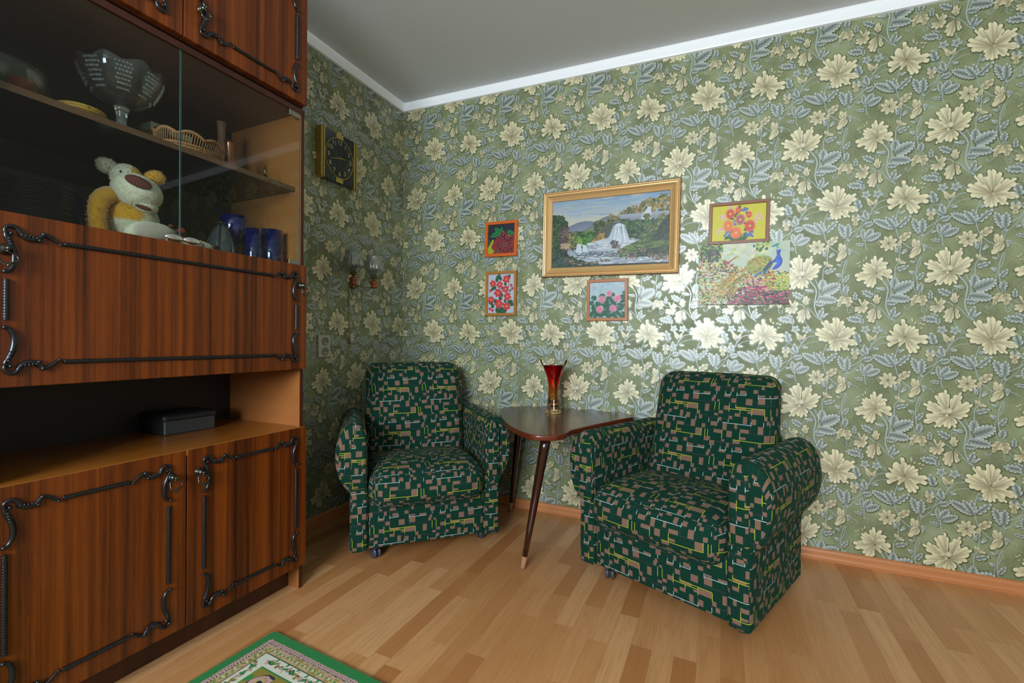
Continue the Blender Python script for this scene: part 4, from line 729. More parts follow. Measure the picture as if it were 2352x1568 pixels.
def puff(mb,lo,hi,r,n=(14,12,12),bul=(0,0,0),fn=None,uo=(0,0)):
    "soft upholstered block: rounded box, faces swelling by bul, cloth laid flat on every face"
    lo,hi=np.array(lo,float),np.array(hi,float); c=(lo+hi)/2; h=(hi-lo)/2
    for a in range(3):
        b1,b2=(a+1)%3,(a+2)%3
        for sd in (-1,1):
            vs=[];uv=[]
            def samp(k): 
                e=min(.98,r/h[k]*.9); m=n[k]; t=np.linspace(-1,1,m+1); inner=1-e
                ed=np.linspace(0,1,5)[1:]; return np.r_[-(inner+e*ed)[::-1],np.linspace(-inner,inner,m+1),inner+e*ed]
            s1,s2=samp(b1),samp(b2); K=len(s2)
            for x in s1:
                for y in s2:
                    p=np.zeros(3); p[a]=sd*h[a]; p[b1]=x*h[b1]; p[b2]=y*h[b2]
                    q=np.clip(p,-(h-r),h-r); d=p-q; L=np.linalg.norm(d); p2=q+d/(L or 1)*r
                    p2[a]+=sd*bul[a]*max(0,1-x*x)**.7*max(0,1-y*y)**.7
                    w_=c+p2
                    if fn: w_=np.array(fn(*w_))
                    vs.append(tuple(w_))
                    P=c+p
                    if a==0: t=(P[1]+.13,P[2])
                    elif a==1: t=(P[0],P[2])
                    else: t=(P[0],P[1]*1.0+hi[2]*1.0)
                    uv.append((t[0]+uo[0],t[1]+uo[1]))
            fs=[]
            for i in range(len(s1)-1):
                for j in range(K-1):
                    q=(i*K+j,(i+1)*K+j,(i+1)*K+j+1,i*K+j+1); fs.append(q if sd>0 else q[::-1])
            mb.add(vs,fs,0,uvs=uv)
    return mb
def armchair(label,loc,rz,kz=1.0,seed=0):
    ch=thing('armchair',label,'armchair',loc,rz,'matching armchairs'); rr=random.Random(seed)
    # arms: teardrop section swept front to back
    for sg in (-1,1):
        sec=[(.266,.10),(.266,.32),(.265,.50),(.268,.555),(.283,.587),(.310,.600),(.340,.596),(.368,.575),(.388,.535),(.397,.48),(.394,.42),(.378,.365),(.355,.33),(.338,.318)]
        sp=spline(sec,4); sp=[(a,b*kz) for a,b in sp]
        c=(.325,.40*kz); d=np.r_[0,np.cumsum([math.dist(sp[i],sp[i+1]) for i in range(len(sp)-1)])]
        ys=[(-.004,.80),(.002,.93),(.010,.985),(.022,1.0)]+[(y,1.0+.006*math.sin(y*9+seed)) for y in np.linspace(.06,.54,12)]+[(.565,.985),(.578,.94),(.585,.85)]
        mb=MB();vs=[];uv=[]
        for y,k in ys:
            for (a,b),dd in zip(sp,d):
                x=c[0]+(a-c[0])*k; z=c[1]+(b-c[1])*(k if b>.33 else 1); vs.append((sg*x,y,z)); uv.append((y+.05*sg,dd))
        K=len(sp); fs=[]
        for i in range(len(ys)-1):
            for j in range(K-1):
                q=(i*K+j,i*K+j+1,(i+1)*K+j+1,(i+1)*K+j); fs.append(q if sg>0 else q[::-1])
        mb.add(vs,fs,uvs=uv)
        for i,(y,k) in ((0,ys[0]),(len(ys)-1,ys[-1])):
            pv=[vs[i*K+j] for j in range(K)]; cc=tuple(np.mean(pv,0)); o=[(*cc,)]+pv
            f2=[(0,1+j,2+j) for j in range(K-1)]+[(0,K,1)]
            mb.add(o,f2 if (sg>0)==(i==0) else [q[::-1] for q in f2],uvs=[(p[0],p[2]) for p in o])
        am=mb.build('armrest',[M_cloth],ch)
        mb=MB(); puff(mb,(min(sg*.267,sg*.336),-.012,.325*kz),(max(sg*.267,sg*.336),.02,.588*kz),.014,(4,2,10),(0,.006,0),fn=lambda x,y,z:(sg*(.30+(abs(x)-.30)*(1 if z<.54 else 1-.9*max(0,(z-.54))/.09)),y,z),uo=(.07*sg,.03)); mb.build('front_facing',[M_cloth],am)
        mb=MB(); puff(mb,(min(sg*.262,sg*.336),-.002,.058),(max(sg*.262,sg*.336),.545,.335*kz),.014,(3,10,8),(.003,.004,0),uo=(.11,.05*sg)); mb.build('side_panel',[M_cloth],ch)
    mb=MB(); puff(mb,(-.263,.012,.062),(.263,.05,.29),.012,(12,2,6),(0,.006,0),uo=(.02,.13)); mb.build('front_panel',[M_cloth],ch)
    mb=MB(); puff(mb,(-.262,.03,.066),(.262,.53,.20),.01,(4,4,2)); mb.build('seat_box',[M_cloth],ch)
    def seatf(x,y,z):
        f=max(0,1-abs(x/.262)**6)
        return (x,y-.012*f*math.exp(-((z-.29)/.09)**2)*(y<.1),z*kz+(.016*f*math.sin(max(0,min(1,y/.42))*math.pi) if z>.3 else 0)-.03*max(0,y-.05)*(z>.3))
    mb=MB(); puff(mb,(-.263,-.045,.235),(.263,.43,.398),.066,(14,12,3),(.0,.012,.008),fn=seatf,uo=(.05,.07)); mb.build('seat_cushion',[M_cloth],ch)
    def backf(x,y,z):
        t=(z-.30)/.53; return (x*(1-.035*max(0,t)**2)+.003*math.sin(z*14),y+.135*t-.012*math.sin(max(0,min(1,t))*math.pi),z*kz)
    mb=MB(); puff(mb,(-.262,.372,.30),(.262,.505,.832),.052,(14,3,14),(.002,.022,.006),fn=backf,uo=(.0,.01)); mb.build('backrest',[M_cloth],ch)
    mb=MB(); puff(mb,(-.262,.49,.066),(.262,.548,.60),.012,(8,2,8),fn=lambda x,y,z:(x,y+.06*max(0,z-.3),z)); mb.build('back_panel',[M_cloth],ch)
    for x,y,a in ((-.222,.055,.5),(.265,.10,-.9),(-.262,.47,.2),(.262,.47,2.2)):
        cs=thing_part('caster',ch,x,y)
        mb=MB(); mb.lathe([(0,.058),(.017,.058),(.019,.052),(.012,.046),(.008,.04),(0,.04)],20); cs=mb.build('caster',[M_black],ch,M=Matrix.Translation((x,y,0))@Matrix.Rotation(a,4,'Z'))
        for s_ in (-1,1):
            mb=MB(); M=Matrix.Translation((0,.012,.0245))@Matrix.Rotation(R(90),4,'Y')@Matrix.Translation((0,0,s_*.0105)); mb.lathe([(0,-.007),(.018,-.0075),(.0242,-.003),(.0242,.003),(.018,.0075),(0,.007)],24,M=M); mb.build('wheel',[M_wheel],cs)
        MB().box((-.0035,-.004,.02),(.0035,.024,.05),bev=.0015).build('bracket',[M_black],cs)
    return ch
def thing_part(*a): return None
M_wheel=mat('grey_blue_rubber','#3a4350',.35,coat=.4)
armchair('green patterned armchair on casters right of the side table, turned towards the cabinet',(-.227,1.72,0),R(-22),1.0,1)
armchair('green patterned armchair on casters in the room corner below the wall lamp',(-1.202,1.705,0),R(44.4),1.02,2)
# ---------------------------------------------------------------- side table
M_tab=veneer('dark_polished_walnut',[(.25,'#241009'),(.5,'#41200f'),(.75,'#572b17')],.17,12,1.2,.45,axis='H',seed=3)
M_leg=mat('dark_lacquered_wood','#2a0d08',.2,coat=.8,coatr=.12); M_worn=mat('worn_bare_wood','#a07055',.7)
tt=thing('side_table','low three-legged dark walnut table with rounded triangular top between the two armchairs','table',(-.76,2.05,0))
ol=spline([(-1.105,2.28),(-1.075,2.17),(-.985,2.005),(-.875,1.845),(-.775,1.74),(-.715,1.694),(-.690,1.682),(-.655,1.686),(-.600,1.716),(-.578,1.77),(-.574,1.85),(-.512,2.03),(-.444,2.20),(-.40,2.33),(-.48,2.41),(-.70,2.432),(-.90,2.432),(-1.05,2.40)],6,closed=True)
ol=[tuple(p) for p in ol]; cen=np.mean(ol,0)
def shr(k): return [tuple(np.array(p)-(np.array(p)-cen)/np.linalg.norm(np.array(p)-cen)*k) for p in ol]
mb=MB(); n=len(ol)
def ring(k,z): return [(x,y,z) for x,y in shr(k)]
rs=[ring(.006,.577),ring(.001,.579),ring(0,.583),ring(0,.596),ring(.001,.599),ring(.004,.601)]
vs=sum(rs,[]); fs=[(i*n+j,i*n+(j+1)%n,(i+1)*n+(j+1)%n,(i+1)*n+j) for i in range(5) for j in range(n)]
mb.add(vs,fs,1,smooth=True); mb.add(rs[-1],[tuple(range(n))],0,smooth=False); mb.add(rs[0],[tuple(range(n))[::-1]],1,smooth=False)
wb(mb,'table_top',[M_tab,mat('reddish_table_edge','#5c2413',.3,coat=.5)],tt)
for top_,ft in (((-.672,1.80,.576),(-.771,1.782,0)),((-.99,2.25,.576),(-1.10,2.36,0)),((-.50,2.26,.576),(-.42,2.33,0))):
    a,b=Vector(ft),Vector(top_); mb=MB(); mb.tube([a.lerp(b,t) for t in (.1,.3,.6,.9,1)],[.0122,.0145,.018,.0215,.022],20)
    L=wb(mb,'leg',[M_leg],tt); wb2=MB().tube([a,a.lerp(b,.02),a.lerp(b,.1)],[.0095,.0108,.0121],20); wsub(wb2,'worn_tip',[M_worn],L)
    MB_=MB().lathe([(0,-.01),(.034,-.01),(.034,0),(0,0)],20,M=Matrix.Translation(b)); wsub(MB_,'leg_plate',[M_leg],L)
# glass vase
M_vase=mat('red_to_amber_glass','#ff3010',.02,trans=1,ior=1.48); g=NT(M_vase); tc=g.n('TexCoord').outputs['Object']; z=g.n('SeparateXYZ',{0:tc}).outputs[2]
g.link(g.ramp(g.math('MULTIPLY',z,3.6),[(0,'#e8c090'),(.28,'#f0c48a'),(.50,'#ef8a20'),(.62,'#e8400c'),(.74,'#e01010'),(1,'#c80812')]),'Base Color')
def vm(r,z,a,t):
    o=max(0,(z-.2)/.07); k=1+.10*math.cos(2*(a-.35))*o+.04*math.cos(6*a)*(1-min(1,o)); spike=max(0,math.cos(2*(a-.35)))**10*min(1.4,o)
    return (r*k*(1+.22*spike),z+.042*spike*(1 if t>.35 else 1)-.006*(1-spike)*min(1,o)*abs(math.sin(3*a)))
pv=[(0,0),(.034,0),(.040,.005),(.041,.012),(.036,.03),(.029,.07),(.0265,.11),(.028,.15),(.036,.19),(.047,.225),(.056,.25),(.0585,.252),(.0525,.25),(.043,.226),(.032,.192),(.0235,.152),(.021,.11),(.0215,.075),(.024,.045),(.016,.034),(0,.032)]
vz=tag(MB().lathe(pv,72,mod=vm).build('glass_vase',[M_vase]),'red and amber blown glass vase with pulled rim on the side table','vase'); vz.location=(-.797,2.235,.6012); vz.rotation_euler=(0,0,R(5))
# ---------------------------------------------------------------- rug
def rug():
    t=tag(None or thing('rug','green bordered oriental pile rug lying on the laminate at the bottom edge','rug',(-1.345,1.035,.0),R(-3.2)),None)
    Wd,Hd=1.5,2.2; gr,gd,pk,nv,be_,wh,ol_,em=[lin(h) for h in ('#0f7a34','#0c3f24','#c39a94','#14142e','#b9a06c','#d6d6c4','#8f7c1e','#0f8a3c')]
    mb=MB(); rc=.02
    base=[(rc*(1-math.cos(a)),-rc*(1-math.sin(a))) for a in np.linspace(0,math.pi/2,6)]
    poly=base+[(Wd,0),(Wd,-Hd),(0,-Hd)]; mb.prism(poly[::-1],.0006,.0095,0)
    body=mb.build('rug_pile',[mat('green_wool_pile','#0f7a34',1,vcol=False,sheen=.1,bump=(900,.8,.0015))],t)
    p=Paint(); p.dz=4e-6; p.z=.00955; rg=random.Random(5)
    p.poly([(0,0),(Wd,0),(Wd,-Hd),(0,-Hd)],gr)
    def rect(i,c,o=None):
        p.up(); z=p.z
        if o is None: p.poly([(i,-i),(Wd-i,-i),(Wd-i,-Hd+i),(i,-Hd+i)][::-1],c)
        else:
            for q in ([(i,-i),(Wd-i,-i),(Wd-o,-o),(o,-o)],[(i,-i),(o,-o),(o,-Hd+o),(i,-Hd+i)]): p.poly(q[::-1] if q[1][0]>q[0][0]+.1 else q,c)
    rect(.033,pk); rect(.0445,nv); rect(.0495,be_); rect(.077,gd); rect(.080,wh); rect(.121,gd); rect(.1225,em); rect(.126,ol_)
    def edge(i,step,fn,mx=.75):
        k=0; d=i+step/2
        while d<mx: fn(d,-i,0,k); fn(i,-d,1,k); d+=step; k+=1
    edge(.0345,.009,lambda x,y,h,k:p.blob((x,y),.0042,.0042,gr if False else pk,rg,n=6,j=.3,up=k==0))
    edge(.0385,.009,lambda x,y,h,k:p.blob((x+(.003 if not h else 0),y-(.003 if h else 0)),.0036 if not h else .0022,.0022 if not h else .0036,nv,rg,n=6,j=.35,up=k==0))
    edge(.0405,.009,lambda x,y,h,k:p.blob((x,y),.0026,.0018,pk,rg,n=6,j=.3,up=k==0)); 
    edge(.047,.0085,lambda x,y,h,k:p.blob((x,y),.003,.002,wh,rg,n=5,j=.4,up=k==0))
    edge(.055,.0085,lambda x,y,h,k:p.blob((x,y),.0045,.004,(pk,ol_,be_)[rg.randrange(3)],rg,n=6,j=.45,up=k==0))
    edge(.0715,.0085,lambda x,y,h,k:p.blob((x,y),.0045,.0038,(pk,be_,ol_)[rg.randrange(3)],rg,n=6,j=.45,up=k==0))
    edge(.0635,.017,lambda x,y,h,k:p.blob((x,y),.0042,.0042,em,rg,n=7,j=.25,up=k==0)); edge(.0635,.0171,lambda x,y,h,k:p.blob((x+(.0085 if not h else 0),y-(.0085 if h else 0)),.0038,.003,wh if k%2 else pk,rg,n=6,j=.4,up=k==0))
    def motif(x,y,s,col,rot):
        p.blob((x,y),.011*s,.006*s,nv,rg,n=11,j=.3,rot=rot); p.blob((x,y),.0093*s,.0046*s,col,rg,n=11,j=.3,rot=rot)
    k=0
    for h in (0,1):
        d=.135
        while d<.8:
            i=.100+rg.uniform(-.004,.004); x,y=(d,-i) if not h else (i,-d); a=rg.uniform(-.6,.6)+(0 if not h else 1.57); ca,sa=math.cos(a),math.sin(a)
            motif(x,y,1.15,pk if k%2 else em,a); motif(x+.014*ca-.008*sa,y+.014*sa+.008*ca,.9,em if k%2 else ol_,a+.7); motif(x-.014*ca+.007*sa,y-.014*sa-.007*ca,.85,ol_ if k%2 else pk,a-.9); motif(x+.004-.012*sa,y+.004+.012*ca,.6,em,a+1.5)
            for q in range(3): p.blob((x+rg.uniform(-.02,.02),y+rg.uniform(-.014,.014)),.004,.003,(pk,be_,ol_)[q],rg,n=6,j=.4)
            d+=.043; k+=1
    for cx,cy,s in ((.175,-.165,1.3),(.27,-.17,1.0),(.17,-.27,1.0),(.36,-.16,1.1),(.45,-.17,1),(.26,-.26,1.4),(.36,-.26,1.2)):
        p.blob((cx,cy),.030*s,.020*s,nv,rg,n=14,j=.12,rot=.9); p.blob((cx,cy),.028*s,.018*s,pk,rg,n=14,j=.12,rot=.9); p.blob((cx,cy),.018*s,.011*s,nv,rg,n=12,j=.15,rot=.9); p.blob((cx,cy),.016*s,.0095*s,be_,rg,n=12,j=.2,rot=.9); p.blob((cx+.002,cy),.007*s,.006*s,nv,rg,n=8,j=.3); p.blob((cx-.032*s,cy-.004),.014*s,.006*s,em,rg,n=8,j=.3,rot=1.2); p.blob((cx+.03*s,cy-.006),.010*s,.008*s,pk,rg,n=8,j=.3); p.blob((cx+.014*s,cy+.022*s),.010*s,.004*s,nv,rg,n=8,j=.3)
    mb=MB(); xs=np.r_[np.arange(.004,.72,.0018),np.arange(.72,Wd,.05),Wd]; ys=np.r_[-Hd,np.arange(-Hd+.02,-.72,.05),np.arange(-.72,-.004,.0018)]; p.z=.00953; p.sheet(mb,(0,0,.0098),(1,0,0),(0,1,0),xs,ys); mb.build('woven_pattern',[mat('dyed_wool_pattern','#ffffff',1,vcol=True,sheen=.08,bump=(900,.8,.0012))],t)
rug()
# ---------------------------------------------------------------- pictures on the long wall
def picture(name,lab,x0,z0,W_,H_,tilt,fw,prof,fm,art,lean=0,parts=None,dep=.0):
    "x0,z0 = lower left outer corner; frame of width fw; art(p) paints a 0..1 square"
    t=thing(name,lab,'picture',(x0+W_/2,D-.0035,z0+H_/2)); t.rotation_euler=(R(lean),R(tilt),0)
    w,h=W_/2,H_/2
    if prof:
        mb=MB(); K=len(prof); vs=[]
        for (sx,sz) in ((-1,-1),(1,-1),(1,1),(-1,1)):
            for u,v in prof: vs.append((sx*(w-u*fw),-v,sz*(h-u*fw)))
        for i in range(4):
            j=(i+1)%4
            for k in range(K-1):
                mb.f.append((i*K+k,j*K+k,j*K+k+1,i*K+k+1)); mb.m.append(0); mb.sm.append(False)
        mb.v+=vs; mb.c+=[(1,1,1)]*len(vs); mb.uv+=[(0,0)]*len(vs); mb.build('frame',[fm],t)
        MB().box((-w+.004,-.004,-h+.004),(w-.004,0,h-.004)).build('backing',[M_int],t)
        iw,ih=w-fw*.97,h-fw*.97; y=-.0065-dep
        MB().box((-iw,y,-ih),(iw,-.004,ih)).build('mount_board',[M_white],t)
    else:
        iw,ih=w,h; y=-.018; MB().box((-iw,-.0178,-ih),(iw,0,ih)).build('canvas_edge',[mat('canvas_sides','#b9b48c',.8)],t)
    p=Paint(); p.dz=8e-6; p.z=.0001; p.asp=iw/ih; art(p)
    mb=MB(); res=.0016 if W_>.5 else .00115; p.sheet(mb,(-iw,y-.0002,-ih),(2*iw,0,0),(0,0,2*ih),np.linspace(0,1,int(2*iw/res)),np.linspace(0,1,int(2*ih/res))); mb.build('painted_picture',[M_paper],t); return t
L_=lambda *h:[lin(x) for x in h]
def cl(p,n,xr,zr,s,cols,rng,asp=1.8,n_=7,j=.35,rot=None,stretch=1,fn=None):
    p.up(); z0=p.z
    for k in range(n):
        x=rng.uniform(*xr); z=rng.uniform(*zr)
        if fn and not fn(x,z): continue
        r=s*rng.uniform(.6,1.3); p.z=z0+k*2.5e-7; a=rng.uniform(0,3) if rot is None else rot
        p.blob((x,z),r*stretch,r*asp,cols[rng.randrange(len(cols))],rng,n=n_,j=j,up=False,rot=0)
def waterfall(p):
    r=random.Random(4)
    sm=lambda a,b,x:min(1,max(0,(x-a)/(b-a)))
    def sky(x,y): c=lerpc(lin('#b9b7a4'),lin('#6f93b4'),sm(.6,1,y+.1*(x-.5))); return c
    p.grid(0,.4,1,1,30,24,sky)
    cl(p,90,(0,1),(.72,1),.02,L_('#8aa3b8','#7d9ab3','#a3a9a6','#93a7b6'),r,asp=.45,stretch=2.6)
    def hill(pts,c0,c1,n=200):
        sp=spline(pts,5); q=[tuple(a) for a in sp]; zb=.4; p.up(); vs=[];cs=[]
        for a,b in q: vs+=[(a,zb),(a,b)]; cs+=[lin(c1),lin(c0)]
        p._add(vs,cs,[(2*i,2*i+2,2*i+3,2*i+1) for i in range(len(q)-1)])
    hill([(.08,.52),(.14,.60),(.22,.655),(.29,.675),(.36,.665),(.44,.62),(.5,.55)],'#5f6c80','#8890a6'); hill([(.2,.48),(.3,.55),(.38,.63),(.45,.70),(.52,.725),(.58,.71),(.64,.67),(.7,.6)],'#5c6a62','#828a9c')
    cl(p,60,(.3,.55),(.50,.68),.012,L_('#66735f','#73806e','#7d8690'),r,asp=.4,stretch=2.5,fn=lambda x,z:z<.5+.23*sm(.28,.48,x)-.02)
    p.poly([(.13,.47),(.2,.50),(.3,.52),(.4,.54),(.46,.5),(.5,.42),(.13,.40)][::-1],lin('#4b5a50'))
    cl(p,560,(.52,1),(.60,.95),.012,L_('#4c5530','#7a6436','#3a4826','#6b6a38','#8f7a46','#a1864e'),r,fn=lambda x,z:.02*math.sin(x*40)+.66<z<.70+.25*sm(.55,.95,x)+.035*abs(math.sin(x*21)))
    p.grid(.60,.60,1,.73,14,6,lambda x,y:lerpc(lin('#5d6a74'),lin('#8d98a4'),sm(.6,.7,y)))
    for i in range(14): p.stroke([(.835+.0012*i,.805),(.80+.004*i,.73),(.775+.006*i,.63)],.006,L_('#c4ced6','#a3b0bd')[i%2],up=i==0)
    cl(p,40,(.80,.845),(.60,.70),.010,L_('#4d5c30','#6d6b34','#39482a'),r)
    cl(p,520,(.13,.46),(.30,.525),.010,L_('#2f5b24','#3f6f2c','#23481f','#4f7d33','#1c3a1c'),r); cl(p,60,(.235,.275),(.33,.43),.008,L_('#5d8a2c','#6d9a3c'),r)
    p.poly([(.44,.62),(.40,.45),(.36,.33),(.5,.28),(.66,.33),(.68,.5),(.62,.62)][::-1],lin('#454c46'))
    cl(p,700,(.38,.68),(.33,.655),.0105,L_('#26381f','#39492a','#4d5c2f','#1b2b18','#5f6a36'),r,fn=lambda x,z:(z>.62-.03*math.sin(x*30) or x<.44+.06*math.sin(z*12)) and z<.66 and x>.36+.12*(.66-z))
    cl(p,330,(.30,.47),(.26,.47),.0095,L_('#8a7436','#a87f42','#5e5f30','#34462a','#c0925a'),r,fn=lambda x,z:z<.27+(x-.3)*1.5 and z>.25+.3*(x-.3))
    cl(p,950,(.62,1),(.36,.625),.0115,L_('#22402a','#2d5030','#182f20','#3f6238','#547040'),r,fn=lambda x,z:z<.62 and z>.38-.0*x)
    p.grid(.40,.22,.80,.36,16,8,lambda x,y:lerpc(lin('#76828f'),lin('#b4bec6'),sm(.3,0,abs(x-.56))))
    cl(p,420,(.34,.88),(.27,.43),.018,L_('#a5b1bb','#8a98a5','#bac4cb','#75838f','#97a4b0'),r,asp=1,stretch=1.6,fn=lambda x,z:z<.42-.35*abs(x-.58))
    p.grid(.14,.03,1,.27,24,10,lambda x,y:lerpc(lin('#8796a6'),lin('#a9b6c0'),.5+.5*math.sin(x*13+y*31)))
    cl(p,500,(.15,.99),(.03,.28),.013,L_('#b8c3cb','#cfd7db','#7b8b9a','#98a6b2','#5f6f7c','#8595a3'),r,asp=.35,stretch=2.2)
    for i in range(110):
        t=i/109; t=(t*37)%1; xt=.548+.092*t; xb=.470+.235*t; zt=.575+.03*math.sin(t*math.pi); zb=.25+.05*r.random()
        p.stroke([(xt,zt),(xt+(xb-xt)*.18,zt-.06),(xt+(xb-xt)*.6,zt-.19),(xb,zb)],.0032+.0022*r.random(),L_('#cdd8df','#e2eaee','#93a3b1','#7c8d9b','#b5c2cc','#a4b3bf')[r.randrange(6)],up=i%10==0,taper=True)
    for a in (.578,.603,.612,.645): p.stroke([(a,.56),(a+.003,.49),(a+.008+(a-.6)*.3,.40)],.0042,lin('#4b5860'),taper=True)
    cl(p,200,(.42,.78),(.235,.33),.013,L_('#c3ccd2','#aab6bf','#9aa7b2'),r,asp=.9,stretch=1.7)
    for i in range(36): x=.232+.0022*i; p.stroke([(x,.355-.001*i),(x+.01*(1 if i>18 else -.3),.30),(x-.01+.001*i,.2)],.0035,L_('#c3cfd8','#dbe4e8','#8596a4','#a7b5c0')[i%4],up=i==0)
    cl(p,150,(.22,.62),(.13,.215),.006,L_('#333e44','#4b575e'),r,asp=.7,stretch=1.9)
    cl(p,900,(0,.14),(.22,.80),.011,L_('#163020','#234224','#10251a','#31502c','#46642f'),r,fn=lambda x,z:z<.79-1.6*max(0,x-.07)+.02*math.sin(z*60))
    p.poly([(.075,.60),(.11,.64),(.13,.60),(.14,.5),(.16,.44),(.15,.38),(.20,.36),(.205,.32),(.12,.24),(.07,.35)][::-1],lin('#4b3d3a')); cl(p,170,(.085,.20),(.25,.60),.007,L_('#6d5a54','#3a2f30','#857268','#55463f'),r,asp=1.1,stretch=1.5,fn=lambda x,z:x>.08+.0*z and z<.62-1.7*max(0,x-.13))
    cl(p,170,(.15,.235),(.30,.50),.009,L_('#4a5a34','#94864c','#2b4228','#6f7340'),r,fn=lambda x,z:abs(x-.19)<.045-.1*abs(z-.4))
    cl(p,800,(0,.24),(.02,.40),.011,L_('#152b20','#20402c','#0d1e17','#2f5138','#3f6240'),r,fn=lambda x,z:z<.38-1.2*x+.02*math.sin(x*70)); cl(p,60,(.08,.17),(.28,.36),.005,L_('#a9a58a','#c0a37a'),r)
    cl(p,800,(0,.45),(0,.17),.011,L_('#17302a','#234838','#0f241e','#38584a','#2b4a4a'),r,fn=lambda x,z:z<.18-.40*max(0,x-.04)); cl(p,90,(.1,.46),(.02,.14),.008,L_('#5c4c42','#7d6a58','#3d342f','#97826a'),r,asp=1,stretch=1.8,fn=lambda x,z:.19-.40*x>z>.11-.34*x)
    p.poly([(.60,.23),(.66,.275),(.74,.33),(.82,.385),(.90,.425),(1,.46),(1,.10),(.88,.13),(.72,.19)][::-1],lin('#3c5228')); cl(p,900,(.61,1),(.12,.45),.0085,L_('#5f7534','#2e4828','#4a682e','#748748','#1b361e','#3a5526'),r,asp=.9,stretch=1.7,fn=lambda x,z:z<.235+.58*(x-.6)-.25*max(0,x-.85))
    cl(p,800,(.80,1),(.38,.76),.011,L_('#4d6038','#7c7c4a','#2f4a30','#8e8452','#3a5434'),r,fn=lambda x,z:z<.47+1.5*(x-.80)-2.2*max(0,x-.95) and z>.42); cl(p,700,(.87,1),(.34,.72),.011,L_('#14281c','#1f3a24','#2b482c','#0e1e16'),r,fn=lambda x,z:z<.30+2.6*(x-.85))
    cl(p,500,(.68,1),(.12,.25),.0085,L_('#182f20','#264226','#32502c','#101f18'),r,fn=lambda x,z:z<.16+.3*(x-.68))
    for cx,cy,s in ((.575,.27,.035),(.62,.20,.03),(.65,.205,.02),(.78,.205,.032),(.80,.17,.02),(.70,.12,.04),(.73,.115,.035),(.87,.12,.035),(.91,.09,.05),(.95,.085,.04),(.47,.085,.025),(.50,.08,.02),(.35,.05,.025),(.55,.155,.022),(.40,.06,.02)):
        cl(p,22,(cx-s,cx+s),(cy-s*.7,cy+s*.9),s*.27,L_('#5b5049','#7d6856','#37312f','#96816a','#4a4340'),r,asp=1.1,n_=6)
    cl(p,26,(.53,.585),(.27,.37),.010,L_('#4b4749','#343439','#66605f'),r,asp=1.5,fn=lambda x,z:z<.38-1.6*abs(x-.555))
def cherries(p):
    r=random.Random(2); p.poly([(0,0),(1,0),(1,1),(0,1)],lin('#1a222e'))
    p.poly([(0,0),(.32,0),(.2,.5),(.17,.48),(0,.2)],lin('#b8c01c')); 
    for i in range(9):
        p.stroke([(-.05+.055*i,0),(.05+.05*i-.05,.45)],.012,lin('#3c5a1c'),up=i==0,sm=1); 
    for i in range(8): p.stroke([(0,.05+.06*i),(.3,-.02+.06*i)],.012,lin('#3c5a1c'),up=i==0,sm=1)
    gl,gd=L_('#12884a','#0b5c34')
    for b,t,w in (((.5,.72),(.1,.60),.16),((.5,.7),(.25,.87),.15),((.5,.7),(.52,.9),.08),((.7,.7),(.98,.62),.18),((.8,.7),(.75,.78),.1),((.5,.3),(.75,.32),.16),((.25,.05),(.4,.14),.15),((.45,.4),(.4,.5),.12),((.9,.25),(1.0,.35),.15),((.93,.5),(1,.55),.1)): p.leaf(b,t,w,3,gd,gl,amp=.1)
    pts=[]
    for k in range(900):
        x,y=r.uniform(.16,1.0),r.uniform(.0,.74)
        if y>.78-1.2*abs(x-.56) and not(x>.6 and y<.6): continue
        if x<.22 and y<.2: continue
        if all((x-a)**2+((y-b)*1.1)**2>.062**2 for a,b in pts): pts.append((x,y))
    for x,y in pts:
        p.blob((x,y),.046,.043,lin('#5e0d16'),r,n=12,j=.04,up=False,col2=lin('#a01d2c')); p.z+=3e-6; p.blob((x-.012,y+.012),.010,.010,lin('#d98c90'),r,n=6,j=.1,up=False); p.z+=3e-6
    p.blob((.78,.58),.03,.028,lin('#b5782a'),r,n=10,j=.05)
def redflowers(p):
    r=random.Random(3); p.poly([(0,0),(1,0),(1,1),(0,1)],lin('#aeb6c2')); gl,gd=L_('#2c6b48','#1d4a32')
    p.stroke([(.5,0),(.5,.4),(.42,.9)],.03,gd,taper=True); p.stroke([(.52,.1),(.75,.5),(.8,.9)],.016,gd)
    for b,t,w in (((.4,.97),(.3,.80),.12),((.42,.9),(.42,1.0),.1),((.42,.93),(.52,.84),.1),((.7,.78),(.62,.72),.12),((.25,.66),(.12,.6),.1),((.3,.62),(.22,.7),.1),((.5,.62),(.6,.66),.08),((.25,.36),(.3,.26),.12),((.4,.4),(.55,.36),.1),((.7,.34),(.62,.28),.1),((.75,.3),(.98,.2),.14),((.8,.25),(.95,.3),.12),((.5,.02),(.3,.12),.14),((.5,.02),(.72,.06),.14),((.45,.05),(.55,.16),.12),((.2,.25),(.02,.28),.1),((.25,.2),(.12,.16),.1),((.5,.5),(.56,.42),.1),((.88,.6),(.82,.54),.06),((.76,.92),(.86,.95),.08),((.3,.12),(.42,.02),.12),((.65,.06),(.5,.12),.12)): p.leaf(b,t,w,3,gd,gl,amp=.12)
    ca,cb=L_('#f0b03c','#c22440')
    for x,y,s,a in ((.70,.86,.15,.3),(.18,.76,.13,.9),(.44,.73,.13,.2),(.67,.61,.14,.5),(.38,.52,.16,.1),(.74,.42,.15,.8),(.12,.35,.13,.4),(.42,.24,.17,.0),(.72,.17,.15,.6)):
        p.flower((x,y),s,6,lerpc(ca,cb,.8),cb,lin('#e8b440'),w=.62,rng=r,rc=.28,a0=a,sq=.72)
    for x,y in ((.93,.62),(.09,.58),(.08,.11),(.18,.07),(.88,.7)): p.flower((x,y),.06,5,cb,lin('#b02038'),None,rng=r,sq=.75)
